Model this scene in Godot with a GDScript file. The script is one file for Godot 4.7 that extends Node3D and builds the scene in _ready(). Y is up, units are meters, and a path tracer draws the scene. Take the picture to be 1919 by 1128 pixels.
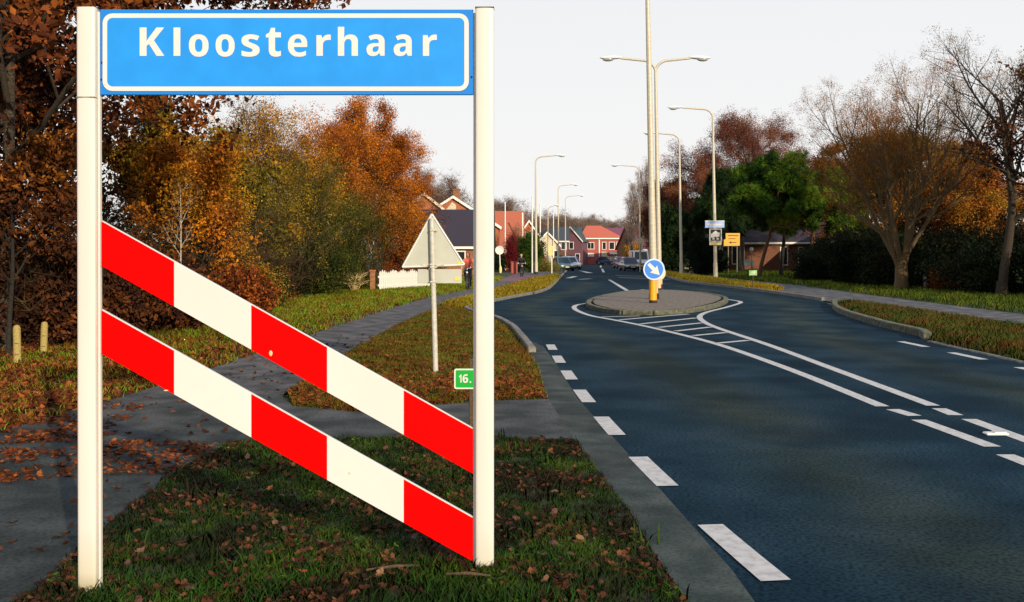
extends Node3D
# A village entrance on a grey-gold November day. x runs right, y up, and d (depth) runs away from the viewer: d metres = -z.

var M := {}
var used := {}
var rng := RandomNumberGenerator.new()

func _ready():
	rng.seed = 7
	# ---- camera: level, lens shifted down a little
	var cam := Camera3D.new()
	cam.name = "camera"
	cam.projection = Camera3D.PROJECTION_FRUSTUM
	cam.keep_aspect = Camera3D.KEEP_HEIGHT
	cam.near = 0.1
	cam.far = 1500.0
	cam.size = 0.060973
	cam.frustum_offset = Vector2(0.0, -0.0045405)
	cam.position = Vector3(0, 1.6, 0)
	cam.current = true
	add_child(cam)
	# ---- sky: thin pale haze, bluer overhead
	var sm := ProceduralSkyMaterial.new()
	sm.sky_horizon_color = Color(0.98, 0.976, 0.966)
	sm.sky_top_color = Color(0.5, 0.67, 0.9)
	sm.sky_curve = 1.5
	sm.ground_horizon_color = Color(0.5, 0.5, 0.48)
	sm.ground_bottom_color = Color(0.2, 0.2, 0.18)
	var sky := Sky.new()
	sky.sky_material = sm
	var env := Environment.new()
	env.background_mode = Environment.BG_SKY
	env.sky = sky
	env.tonemap_mode = Environment.TONE_MAPPER_LINEAR
	env.tonemap_exposure = 1.0
	env.sdfgi_enabled = true
	env.ssao_enabled = true
	env.ssil_enabled = true
	var we := WorldEnvironment.new()
	we.name = "environment"
	we.environment = env
	add_child(we)
	# ---- low sun behind the viewer's right shoulder
	var sun := DirectionalLight3D.new()
	sun.name = "sun"
	sun.light_energy = 1.55
	sun.light_color = Color(1.0, 0.935, 0.83)
	sun.light_angular_distance = 0.6
	sun.shadow_enabled = true
	sun.sky_mode = DirectionalLight3D.SKY_MODE_LIGHT_ONLY
	sun.basis = Basis.looking_at(Vector3(-0.43, -0.27, -0.86))
	add_child(sun)
	make_materials()
	make_ground()
	make_markings()
	make_houses()
	make_trees()
	make_portal()
	make_signs()
	make_lamps()
	make_cars()
	make_people()
	make_small()
	make_grass()

# ------------------------------------------------------------------ mesh helpers
class MB:
	var v := PackedVector3Array()
	var n := PackedVector3Array()
	var c := PackedColorArray()
	var ix := PackedInt32Array()
	var col := Color(1, 1, 1)

	func tri(a: Vector3, b: Vector3, d: Vector3, na: Vector3, nb: Vector3, nd: Vector3) -> void:
		var k := v.size()
		if (d - a).cross(b - a).dot(na + nb + nd) < 0.0:
			v.append(a); v.append(d); v.append(b)
			n.append(na); n.append(nd); n.append(nb)
		else:
			v.append(a); v.append(b); v.append(d)
			n.append(na); n.append(nb); n.append(nd)
		c.append(col); c.append(col); c.append(col)
		ix.append(k); ix.append(k + 1); ix.append(k + 2)

	func flat(a: Vector3, b: Vector3, d: Vector3, out: Vector3) -> void:
		var m := (d - a).cross(b - a)
		if m.length_squared() < 1e-14:
			return
		m = m.normalized()
		if m.dot(out) < 0.0:
			m = -m
		tri(a, b, d, m, m, m)

	func quad(a: Vector3, b: Vector3, d: Vector3, e: Vector3, out: Vector3) -> void:
		flat(a, b, d, out)
		flat(a, d, e, out)

	func box(at: Vector3, size: Vector3, bevel := 0.0, bs := Basis.IDENTITY) -> void:
		var h := size * 0.5
		var bv := minf(bevel, minf(h.x, minf(h.y, h.z)) * 0.9)
		for ax in 3:
			var u := (ax + 1) % 3
			var w := (ax + 2) % 3
			for s in [-1.0, 1.0]:
				var q := []
				for k in [[-1, -1], [1, -1], [1, 1], [-1, 1]]:
					var p := Vector3.ZERO
					p[ax] = s * h[ax]
					p[u] = k[0] * (h[u] - bv)
					p[w] = k[1] * (h[w] - bv)
					q.append(at + bs * p)
				var o := Vector3.ZERO
				o[ax] = s
				quad(q[0], q[1], q[2], q[3], bs * o)
			if bv > 0.0:
				for su in [-1.0, 1.0]:
					for sw in [-1.0, 1.0]:
						var q := []
						for e in [[-1, 0], [1, 0], [1, 1], [-1, 1]]:
							var p := Vector3.ZERO
							p[ax] = e[0] * (h[ax] - bv)
							p[u] = su * (h[u] - (bv if e[1] else 0.0))
							p[w] = sw * (h[w] - (0.0 if e[1] else bv))
							q.append(at + bs * p)
						var o := Vector3.ZERO
						o[u] = su
						o[w] = sw
						quad(q[0], q[1], q[2], q[3], bs * o)
		if bv > 0.0:
			for sx in [-1.0, 1.0]:
				for sy in [-1.0, 1.0]:
					for sz in [-1.0, 1.0]:
						var s := Vector3(sx, sy, sz)
						var a := (h - Vector3(0, bv, bv)) * s
						var b := (h - Vector3(bv, 0, bv)) * s
						var d := (h - Vector3(bv, bv, 0)) * s
						flat(at + bs * a, at + bs * b, at + bs * d, bs * s)

	func tube(p: PackedVector3Array, r: PackedFloat32Array, sides: int, cap := true) -> void:
		var m := p.size()
		var base := v.size()
		var t := (p[1] - p[0]).normalized()
		var u := t.cross(Vector3.RIGHT if absf(t.x) < 0.8 else Vector3.UP).normalized()
		for i in m:
			if i > 0:
				t = (p[mini(i + 1, m - 1)] - p[i - 1]).normalized()
			u = (u - t * u.dot(t)).normalized()
			var w := t.cross(u)
			for s in sides:
				var a := TAU * s / sides
				var nr := u * cos(a) + w * sin(a)
				v.append(p[i] + nr * r[i])
				n.append(nr)
				c.append(col)
		for i in m - 1:
			for s in sides:
				var a := base + i * sides + s
				var b := base + i * sides + (s + 1) % sides
				ix.append(a); ix.append(a + sides); ix.append(b)
				ix.append(b); ix.append(a + sides); ix.append(b + sides)
		if cap:
			for e in [0, m - 1]:
				var o := (p[0] - p[1]) if e == 0 else (p[m - 1] - p[m - 2])
				for s in range(1, sides - 1):
					var q: int = base + e * sides
					flat(v[q], v[q + s], v[q + s + 1], o)

	func rod(a: Vector3, b: Vector3, ra: float, rb := -1.0, sides := 8) -> void:
		tube(PackedVector3Array([a, b]), PackedFloat32Array([ra, ra if rb < 0.0 else rb]), sides)

	func ball(at: Vector3, r: Vector3, sides := 12, rings := 8, bs := Basis.IDENTITY) -> void:
		for i in rings:
			for s in sides:
				var q := []
				for k in [[i, s], [i, s + 1], [i + 1, s + 1], [i + 1, s]]:
					var th: float = PI * k[0] / rings
					var ph: float = TAU * k[1] / sides
					q.append(Vector3(sin(th) * cos(ph), cos(th), sin(th) * sin(ph)))
				var nn := []
				for k in q:
					nn.append(bs * (k / r).normalized())
				if i > 0:
					tri(at + bs * (q[0] * r), at + bs * (q[1] * r), at + bs * (q[2] * r), nn[0], nn[1], nn[2])
				if i < rings - 1:
					tri(at + bs * (q[0] * r), at + bs * (q[2] * r), at + bs * (q[3] * r), nn[0], nn[2], nn[3])

	# a polygon in the xy plane pushed along z from z0 to z1, edges chamfered by bv
	func prism(poly: PackedVector2Array, z0: float, z1: float, xf := Transform3D.IDENTITY, bv := 0.0, smooth_sides := false) -> void:
		var inner := poly
		if bv > 0.0:
			var got := Geometry2D.offset_polygon(poly, -bv, Geometry2D.JOIN_MITER)
			if got.size() == 1 and got[0].size() == poly.size():
				inner = got[0]
				var best := 0
				for i in inner.size():
					if inner[i].distance_squared_to(poly[0]) < inner[best].distance_squared_to(poly[0]):
						best = i
				var turned := PackedVector2Array()
				for i in inner.size():
					turned.append(inner[(best + i) % inner.size()])
				inner = turned
				if Geometry2D.is_polygon_clockwise(inner) != Geometry2D.is_polygon_clockwise(poly):
					inner = poly
					bv = 0.0
			else:
				bv = 0.0
		var t := Geometry2D.triangulate_polygon(inner)
		for i in range(0, t.size(), 3):
			for z in [z0, z1]:
				var o := Vector3(0, 0, -1 if z == minf(z0, z1) else 1)
				flat(xf * Vector3(inner[t[i]].x, inner[t[i]].y, z), xf * Vector3(inner[t[i + 1]].x, inner[t[i + 1]].y, z), xf * Vector3(inner[t[i + 2]].x, inner[t[i + 2]].y, z), xf.basis * o)
		var cw := Geometry2D.is_polygon_clockwise(poly)
		var lo := minf(z0, z1)
		var hi := maxf(z0, z1)
		var m := poly.size()
		for i in m:
			var j := (i + 1) % m
			var e := poly[j] - poly[i]
			var o2 := Vector2(e.y, -e.x) * (1.0 if not cw else -1.0)
			var o := xf.basis * Vector3(o2.x, o2.y, 0)
			if smooth_sides:
				var e0 := poly[i] - poly[(i + m - 1) % m]
				var e2 := poly[(j + 1) % m] - poly[j]
				var f := 1.0 if not cw else -1.0
				var ni := (e0.normalized() + e.normalized())
				var nj := (e2.normalized() + e.normalized())
				var a3 := xf.basis * Vector3(ni.y * f, -ni.x * f, 0).normalized()
				var b3 := xf.basis * Vector3(nj.y * f, -nj.x * f, 0).normalized()
				var pa := xf * Vector3(poly[i].x, poly[i].y, lo + bv)
				var pb := xf * Vector3(poly[j].x, poly[j].y, lo + bv)
				var pc := xf * Vector3(poly[j].x, poly[j].y, hi - bv)
				var pd := xf * Vector3(poly[i].x, poly[i].y, hi - bv)
				tri(pa, pb, pc, a3, b3, b3)
				tri(pa, pc, pd, a3, b3, a3)
			else:
				quad(xf * Vector3(poly[i].x, poly[i].y, lo + bv), xf * Vector3(poly[j].x, poly[j].y, lo + bv), xf * Vector3(poly[j].x, poly[j].y, hi - bv), xf * Vector3(poly[i].x, poly[i].y, hi - bv), o)
			if bv > 0.0:
				for k in [[lo, lo + bv, -1], [hi, hi - bv, 1]]:
					quad(xf * Vector3(inner[i].x, inner[i].y, k[0]), xf * Vector3(inner[j].x, inner[j].y, k[0]), xf * Vector3(poly[j].x, poly[j].y, k[1]), xf * Vector3(poly[i].x, poly[i].y, k[1]), o + xf.basis * Vector3(0, 0, k[2]))

	func mesh() -> ArrayMesh:
		var a := []
		a.resize(Mesh.ARRAY_MAX)
		a[Mesh.ARRAY_VERTEX] = v
		a[Mesh.ARRAY_NORMAL] = n
		a[Mesh.ARRAY_COLOR] = c
		a[Mesh.ARRAY_INDEX] = ix
		var m := ArrayMesh.new()
		m.add_surface_from_arrays(Mesh.PRIMITIVE_TRIANGLES, a)
		return m

# ------------------------------------------------------------------ scene helpers
func P(x: float, d: float, y := 0.0) -> Vector3:
	return Vector3(x, y, -d)

func numbered(called: String) -> String:
	if not used.has(called):
		used[called] = 0
		return called
	used[called] += 1
	return "%s_%03d" % [called, used[called]]

func tag(o: Node, label: String, category := "", group := "", kind := "") -> Node:
	if label: o.set_meta("label", label)
	if category: o.set_meta("category", category)
	if group: o.set_meta("group", group)
	if kind: o.set_meta("kind", kind)
	return o

func thing(called: String, label: String, category: String, at := Vector3.ZERO, turn := 0.0, group := "") -> Node3D:
	var o := Node3D.new()
	o.name = numbered(called)
	add_child(o)
	o.position = at
	o.rotation.y = turn
	tag(o, label, category, group)
	return o

func obj(called: String, m, mt: Material, parent: Node = null) -> MeshInstance3D:
	var o := MeshInstance3D.new()
	if parent == null:
		o.name = numbered(called)
		add_child(o)
	else:
		var k := 0
		var nm := called
		while parent.has_node(nm):
			k += 1
			nm = "%s_%03d" % [called, k]
		o.name = nm
		parent.add_child(o)
	o.mesh = m.mesh() if m is MB else m
	o.material_override = mt
	return o

func many(called: String, m: Mesh, mt: Material, tr: Array, cols: Array, parent: Node = null, kind := "stuff") -> MultiMeshInstance3D:
	var mm := MultiMesh.new()
	mm.transform_format = MultiMesh.TRANSFORM_3D
	mm.use_colors = true
	mm.mesh = m
	mm.instance_count = tr.size()
	for i in tr.size():
		mm.set_instance_transform(i, tr[i])
		mm.set_instance_color(i, cols[i])
	var o := MultiMeshInstance3D.new()
	o.multimesh = mm
	o.material_override = mt
	if parent == null:
		o.name = numbered(called)
		add_child(o)
	else:
		o.name = called
		parent.add_child(o, true)
	if kind: o.set_meta("kind", kind)
	return o

func lin(r: float, g: float, b: float) -> Color:
	return Color(r, g, b).linear_to_srgb()

func mat(called: String, r: float, g: float, b: float, rough := 0.8, metal := 0.0) -> StandardMaterial3D:
	var m := StandardMaterial3D.new()
	m.resource_name = called
	m.albedo_color = lin(r, g, b)
	m.roughness = rough
	m.metallic = metal
	M[called] = m
	return m

func noise_tex(sd: int, freq: float, ramp: Array, oct := 4, size := 512, kind := FastNoiseLite.TYPE_SIMPLEX_SMOOTH) -> NoiseTexture2D:
	var f := FastNoiseLite.new()
	f.seed = sd
	f.noise_type = kind
	f.frequency = freq
	f.fractal_octaves = oct
	var t := NoiseTexture2D.new()
	t.width = size
	t.height = size
	t.seamless = true
	t.noise = f
	if ramp.size():
		var g := Gradient.new()
		var off := PackedFloat32Array()
		var cs := PackedColorArray()
		for k in ramp:
			off.append(k[0])
			cs.append(lin(k[1], k[2], k[3]))
		g.offsets = off
		g.colors = cs
		t.color_ramp = g
	return t

# a surface whose colour wanders along a ramp; s = repeats per metre; optional fine relief
func nmat(called: String, ramp: Array, s: float, freq := 0.012, rough := 0.85, bump := 0.0, bs := 4.0, oct := 5) -> StandardMaterial3D:
	var m := StandardMaterial3D.new()
	m.resource_name = called
	m.albedo_texture = noise_tex(called.hash() % 1000, freq, ramp, oct)
	m.uv1_triplanar = true
	m.uv1_world_triplanar = true
	m.uv1_scale = Vector3(s, s, s)
	m.roughness = rough
	if bump > 0.0:
		m.heightmap_enabled = true
		m.heightmap_scale = bump
		m.heightmap_texture = noise_tex(called.hash() % 977, 0.05, [], 3)
	M[called] = m
	return m

func detail(m: StandardMaterial3D, ramp: Array, s: float, freq: float, sd: int) -> void:
	m.detail_enabled = true
	m.detail_blend_mode = BaseMaterial3D.BLEND_MODE_MUL
	m.detail_uv_layer = BaseMaterial3D.DETAIL_UV_2
	m.detail_albedo = noise_tex(sd, freq, ramp, 3)
	m.uv2_triplanar = true
	m.uv2_world_triplanar = true
	m.uv2_scale = Vector3(s, s, s)

func make_materials() -> void:
	var m: StandardMaterial3D
	m = nmat("asphalt", [[0.25, 0.04, 0.115, 0.18], [0.5, 0.06, 0.16, 0.24], [0.75, 0.09, 0.205, 0.295]], 0.09, 0.012, 0.95)
	m.metallic_specular = 0.13
	m.vertex_color_use_as_albedo = true
	detail(m, [[0.25, 0.42, 0.42, 0.42], [0.5, 0.85, 0.85, 0.85], [0.75, 1.0, 1.0, 1.0]], 0.4, 0.14, 5)
	m = nmat("strip", [[0.25, 0.048, 0.064, 0.06], [0.5, 0.07, 0.088, 0.082], [0.78, 0.1, 0.115, 0.105]], 0.3, 0.014, 0.9)
	m.metallic_specular = 0.25
	m.vertex_color_use_as_albedo = true
	detail(m, [[0.2, 0.6, 0.6, 0.6], [0.5, 0.92, 0.92, 0.92], [0.8, 1.0, 1.0, 1.0]], 0.45, 0.13, 8)
	m = nmat("path", [[0.25, 0.09, 0.092, 0.093], [0.5, 0.14, 0.137, 0.139], [0.78, 0.2, 0.185, 0.185]], 0.22, 0.014, 0.9)
	m.metallic_specular = 0.25
	m.vertex_color_use_as_albedo = true
	detail(m, [[0.2, 0.55, 0.55, 0.55], [0.5, 0.9, 0.9, 0.9], [0.8, 1.0, 1.0, 1.0]], 0.42, 0.13, 11)
	nmat("red_path", [[0.3, 0.14, 0.05, 0.07], [0.7, 0.2, 0.075, 0.1]], 0.3, 0.02, 0.85)
	nmat("paving", [[0.25, 0.1, 0.08, 0.058], [0.5, 0.15, 0.118, 0.088], [0.75, 0.21, 0.16, 0.12]], 0.5, 0.02, 0.9, 0.4, 4.0)
	nmat("kerb", [[0.25, 0.1, 0.095, 0.075], [0.5, 0.17, 0.155, 0.125], [0.75, 0.25, 0.225, 0.19]], 0.6, 0.02, 0.9)
	nmat("kerb_mossy", [[0.25, 0.05, 0.06, 0.03], [0.5, 0.1, 0.1, 0.06], [0.75, 0.17, 0.15, 0.11]], 0.6, 0.02, 0.9)  # moss tone; its darkness also stands for shade on the right kerb
	nmat("paint", [[0.2, 0.4, 0.375, 0.35], [0.45, 0.5, 0.475, 0.445], [0.8, 0.56, 0.535, 0.5]], 1.4, 0.012, 0.8)
	m = nmat("soil", [[0.2, 0.022, 0.02, 0.009], [0.45, 0.03, 0.042, 0.012], [0.6, 0.045, 0.062, 0.016], [0.85, 0.075, 0.06, 0.022]], 0.35, 0.02, 0.95)
	m.vertex_color_use_as_albedo = true
	nmat("field", [[0.3, 0.03, 0.036, 0.014], [0.7, 0.05, 0.055, 0.02]], 0.05, 0.02, 0.95)
	m = mat("grass", 1, 1, 1, 0.9)
	m.vertex_color_use_as_albedo = true
	m.metallic_specular = 0.25
	m = mat("leaf", 1, 1, 1, 0.9)
	m.metallic_specular = 0.25
	m.vertex_color_use_as_albedo = true
	m.backlight_enabled = true
	m.backlight = Color(0.35, 0.35, 0.35)
	nmat("bark_brown", [[0.3, 0.018, 0.012, 0.007], [0.6, 0.05, 0.034, 0.02], [0.8, 0.085, 0.062, 0.035]], 1.6, 0.03, 0.95)
	nmat("bark_dark", [[0.3, 0.009, 0.007, 0.005], [0.7, 0.026, 0.02, 0.013]], 1.6, 0.03, 0.95)
	nmat("bark_olive", [[0.3, 0.05, 0.042, 0.014], [0.7, 0.12, 0.1, 0.035]], 1.0, 0.03, 0.95)
	nmat("bark_ochre", [[0.3, 0.06, 0.036, 0.014], [0.55, 0.125, 0.078, 0.03], [0.8, 0.19, 0.12, 0.052]], 1.6, 0.03, 0.95)
	nmat("bark_pine", [[0.3, 0.06, 0.025, 0.01], [0.7, 0.15, 0.068, 0.028]], 1.6, 0.03, 0.95)
	nmat("bark_grey", [[0.3, 0.07, 0.055, 0.045], [0.7, 0.15, 0.12, 0.1]], 0.5, 0.03, 0.95)
	nmat("bark_birch", [[0.25, 0.1, 0.08, 0.06], [0.5, 0.4, 0.36, 0.3], [0.8, 0.55, 0.5, 0.44]], 2.5, 0.03, 0.9)
	nmat("post_wood", [[0.25, 0.2, 0.15, 0.04], [0.5, 0.36, 0.27, 0.075], [0.8, 0.46, 0.35, 0.12]], 3.0, 0.03, 0.9)
	nmat("brown_wood", [[0.3, 0.05, 0.03, 0.015], [0.7, 0.11, 0.07, 0.035]], 3.0, 0.03, 0.9)
	# sign materials
	m = nmat("cream_paint", [[0.2, 0.645, 0.595, 0.525], [0.8, 0.68, 0.63, 0.56]], 0.25, 0.006, 0.4)
	m.vertex_color_use_as_albedo = true
	nmat("sign_blue", [[0.2, 0.017, 0.24, 0.68], [0.8, 0.019, 0.275, 0.76]], 0.7, 0.01, 0.45).metallic_specular = 0.3
	mat("sign_blue_rim", 0.014, 0.19, 0.6, 0.45).metallic_specular = 0.3
	m = nmat("sign_white", [[0.2, 0.645, 0.6, 0.55], [0.8, 0.675, 0.63, 0.58]], 0.25, 0.006, 0.4)
	mat("sign_red", 0.72, 0.001, 0.001, 0.55).metallic_specular = 0.12
	mat("plate_edge", 0.7, 0.68, 0.62, 0.4, 0.3)
	mat("dirt", 0.42, 0.36, 0.24, 0.9)
	mat("groove", 0.32, 0.3, 0.25, 0.6)
	mat("sign_green", 0.005, 0.34, 0.03, 0.35)
	nmat("sign_back", [[0.2, 0.4, 0.4, 0.325], [0.8, 0.44, 0.44, 0.36]], 0.6, 0.01, 0.5)
	nmat("galvanised", [[0.3, 0.42, 0.4, 0.33], [0.7, 0.54, 0.51, 0.43]], 1.5, 0.02, 0.45)
	mat("galv_dark", 0.17, 0.17, 0.13, 0.5)
	mat("sticker", 0.62, 0.52, 0.05, 0.5)
	nmat("lamp_paint", [[0.3, 0.46, 0.4, 0.29], [0.7, 0.56, 0.5, 0.38]], 0.8, 0.02, 0.4)
	mat("lamp_head", 0.75, 0.74, 0.68, 0.35)
	mat("lamp_lens", 0.32, 0.32, 0.3, 0.15)
	mat("dark_base", 0.018, 0.016, 0.014, 0.8)
	mat("bollard_yellow", 0.8, 0.36, 0.012, 0.35)
	mat("disc_rim", 0.5, 0.62, 0.86, 0.4)
	mat("disc_blue", 0.03, 0.2, 0.66, 0.35)
	mat("disc_back", 0.62, 0.47, 0.26, 0.5)
	mat("orange", 0.72, 0.33, 0.01, 0.5)
	mat("black", 0.008, 0.008, 0.008, 0.6)
	mat("white", 0.74, 0.72, 0.66, 0.5)
	mat("pale_blue_sign", 0.36, 0.5, 0.82, 0.4)
	mat("pale_green_sign", 0.26, 0.52, 0.16, 0.4)
	mat("pale_yellow", 0.7, 0.6, 0.26, 0.5)
	# houses
	nmat("brick_red", [[0.3, 0.3, 0.07, 0.055], [0.7, 0.4, 0.1, 0.078]], 0.4, 0.03, 0.9)
	nmat("brick_orange", [[0.3, 0.3, 0.095, 0.038], [0.7, 0.42, 0.14, 0.06]], 0.4, 0.03, 0.9)
	nmat("brick_brown", [[0.3, 0.2, 0.085, 0.035], [0.7, 0.31, 0.135, 0.055]], 0.4, 0.03, 0.9)
	nmat("brick_purple", [[0.3, 0.11, 0.045, 0.06], [0.7, 0.17, 0.07, 0.085]], 0.4, 0.03, 0.9)
	nmat("brick_dark", [[0.3, 0.13, 0.05, 0.026], [0.7, 0.2, 0.08, 0.04]], 0.4, 0.03, 0.9)
	nmat("tile_plum", [[0.3, 0.018, 0.014, 0.024], [0.7, 0.036, 0.026, 0.042]], 0.5, 0.03, 0.8)
	nmat("tile_orange", [[0.3, 0.34, 0.085, 0.042], [0.7, 0.44, 0.125, 0.065]], 0.5, 0.03, 0.8)
	nmat("tile_red", [[0.3, 0.42, 0.09, 0.05], [0.7, 0.53, 0.135, 0.08]], 0.5, 0.03, 0.8)
	nmat("tile_purple", [[0.3, 0.13, 0.04, 0.075], [0.7, 0.2, 0.065, 0.105]], 0.5, 0.03, 0.8)
	nmat("tile_slate", [[0.3, 0.03, 0.04, 0.055], [0.7, 0.055, 0.07, 0.085]], 0.5, 0.03, 0.8)
	nmat("tile_teal", [[0.3, 0.02, 0.05, 0.058], [0.7, 0.035, 0.08, 0.088]], 0.5, 0.03, 0.8)
	nmat("render_cream", [[0.3, 0.5, 0.43, 0.29], [0.7, 0.62, 0.55, 0.39]], 0.4, 0.02, 0.9)
	mat("trim_white", 0.8, 0.76, 0.68, 0.6)
	mat("trim_cream", 0.72, 0.62, 0.42, 0.6)
	mat("pane", 0.02, 0.024, 0.028, 0.08)
	mat("tyre", 0.014, 0.014, 0.015, 0.8)
	mat("rim", 0.4, 0.4, 0.4, 0.35, 0.8)
	mat("car_glass", 0.02, 0.028, 0.034, 0.06)
	mat("head_glass", 0.72, 0.72, 0.7, 0.1)
	mat("tail_red", 0.4, 0.01, 0.01, 0.2)
	m = mat("body_colours", 1, 1, 1, 0.8)
	m.vertex_color_use_as_albedo = true
	mat("hair", 0.03, 0.014, 0.008, 0.8)
	mat("bike_black", 0.015, 0.015, 0.017, 0.4)
	mat("steel", 0.5, 0.5, 0.5, 0.3, 0.9)

# ------------------------------------------------------------------ ground
func edge_dist(poly: PackedVector2Array, q: Vector2) -> float:
	var best := 1e9
	for i in poly.size():
		var c := Geometry2D.get_closest_point_to_segment(q, poly[i], poly[(i + 1) % poly.size()])
		best = minf(best, c.distance_squared_to(q))
	return sqrt(best)

func V(a: Array) -> PackedVector2Array:
	var o := PackedVector2Array()
	for i in range(0, a.size(), 2):
		o.append(Vector2(a[i], a[i + 1]))
	return o

# a sheet over a polygon given in (x, d), cut into cells so that height and colour can wander
func sheet(poly: PackedVector2Array, cell: float, hf, cf = null) -> MB:
	var b := MB.new()
	var lo := poly[0]
	var hi := poly[0]
	for q in poly:
		lo = lo.min(q)
		hi = hi.max(q)
	var nx := int(ceil((hi.x - lo.x) / cell))
	var ny := int(ceil((hi.y - lo.y) / cell))
	var ins := []
	for j in ny + 1:
		var row := PackedByteArray()
		for i in nx + 1:
			row.append(1 if Geometry2D.is_point_in_polygon(lo + Vector2(i, j) * cell, poly) else 0)
		ins.append(row)
	for j in ny:
		for i in nx:
			var a := lo + Vector2(i, j) * cell
			var k: int = ins[j][i] + ins[j][i + 1] + ins[j + 1][i] + ins[j + 1][i + 1]
			var sq := PackedVector2Array([a, a + Vector2(cell, 0), a + Vector2(cell, cell), a + Vector2(0, cell)])
			var parts := [sq] if k == 4 else Geometry2D.intersect_polygons(sq, poly)
			for p in parts:
				var t := Geometry2D.triangulate_polygon(p)
				var pos := []
				var cs := []
				for q in p:
					pos.append(Vector3(q.x, hf.call(q) if hf is Callable else hf, -q.y))
					cs.append(cf.call(q) if cf is Callable else Color(1, 1, 1))
				for e in range(0, t.size(), 3):
					var p0: Vector3 = pos[t[e]]
					var p1: Vector3 = pos[t[e + 1]]
					var p2: Vector3 = pos[t[e + 2]]
					var nn := (p2 - p0).cross(p1 - p0)
					if nn.length_squared() < 1e-12:
						continue
					nn = nn.normalized()
					if nn.y < 0.0: nn = -nn
					var s := b.c.size()
					b.tri(p0, p1, p2, nn, nn, nn)
					# colours go by position, since tri() may swap two corners
					for w in 3:
						for z in 3:
							if b.v[s + w] == pos[t[e + z]]:
								b.c[s + w] = cs[t[e + z]]
	return b

var plots := {}
var fn := FastNoiseLite.new()

func bump(q: Vector2, s: float) -> float:
	return fn.get_noise_2d(q.x * s * 100.0, q.y * s * 100.0)

func near_height(q: Vector2) -> float:
	var e := edge_dist(plots.near, q)
	var f := smoothstep(0.0, 0.3, e)
	var bank := 0.115 * exp(-pow((q.y - 4.5) / 0.75, 2.0)) * smoothstep(-2.0, -0.3, q.x)
	return 0.004 + f * (0.006 + 0.02 * bump(q, 0.012)) + smoothstep(0.0, 0.7, e) * bank

func verge_height(poly: PackedVector2Array, q: Vector2, top: float) -> float:
	return 0.004 + smoothstep(0.0, 0.35, edge_dist(poly, q)) * (top + 0.02 * bump(q, 0.01))

func strip_mesh(pts: Array, w: float, y: float) -> MB:
	var b := MB.new()
	var L := []
	var R := []
	for i in pts.size():
		var a: Vector2 = pts[maxi(i - 1, 0)]
		var c: Vector2 = pts[mini(i + 1, pts.size() - 1)]
		var t := (c - a).normalized()
		var o := Vector2(-t.y, t.x) * w * 0.5
		L.append(pts[i] + o)
		R.append(pts[i] - o)
	for i in pts.size() - 1:
		b.quad(P(L[i].x, L[i].y, y), P(R[i].x, R[i].y, y), P(R[i + 1].x, R[i + 1].y, y), P(L[i + 1].x, L[i + 1].y, y), Vector3.UP)
	return b

func spline(a: PackedVector2Array, step: float) -> Array:
	var c := Curve2D.new()
	for i in a.size():
		var t := (a[mini(i + 1, a.size() - 1)] - a[maxi(i - 1, 0)]) / 6.0
		c.add_point(a[i], -t, t)
	var out := []
	var m := c.get_baked_length()
	var k := maxi(2, int(round(m / step)))
	for i in k + 1:
		out.append(c.sample_baked(m * i / k, true))
	return out

func kerb_line(parent: Node, line: PackedVector2Array, w: float, h: float, mt: Material, stone := 1.0) -> void:
	var pts := spline(line, stone)
	for i in pts.size() - 1:
		var a: Vector2 = pts[i]
		var c: Vector2 = pts[i + 1]
		var t := c - a
		var bs := Basis(Vector3.UP, atan2(-t.x, t.y))
		var b := MB.new()
		b.box(Vector3.ZERO, Vector3(w, h + 0.1, t.length() - 0.012), 0.018)
		var o := obj("kerb_stone", b, mt, parent)
		o.transform = Transform3D(Basis(Vector3.UP, atan2(-t.x, t.y)), P((a.x + c.x) * 0.5, (a.y + c.y) * 0.5, h * 0.5 - 0.05 + rng.randf_range(-0.006, 0.006)))

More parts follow.
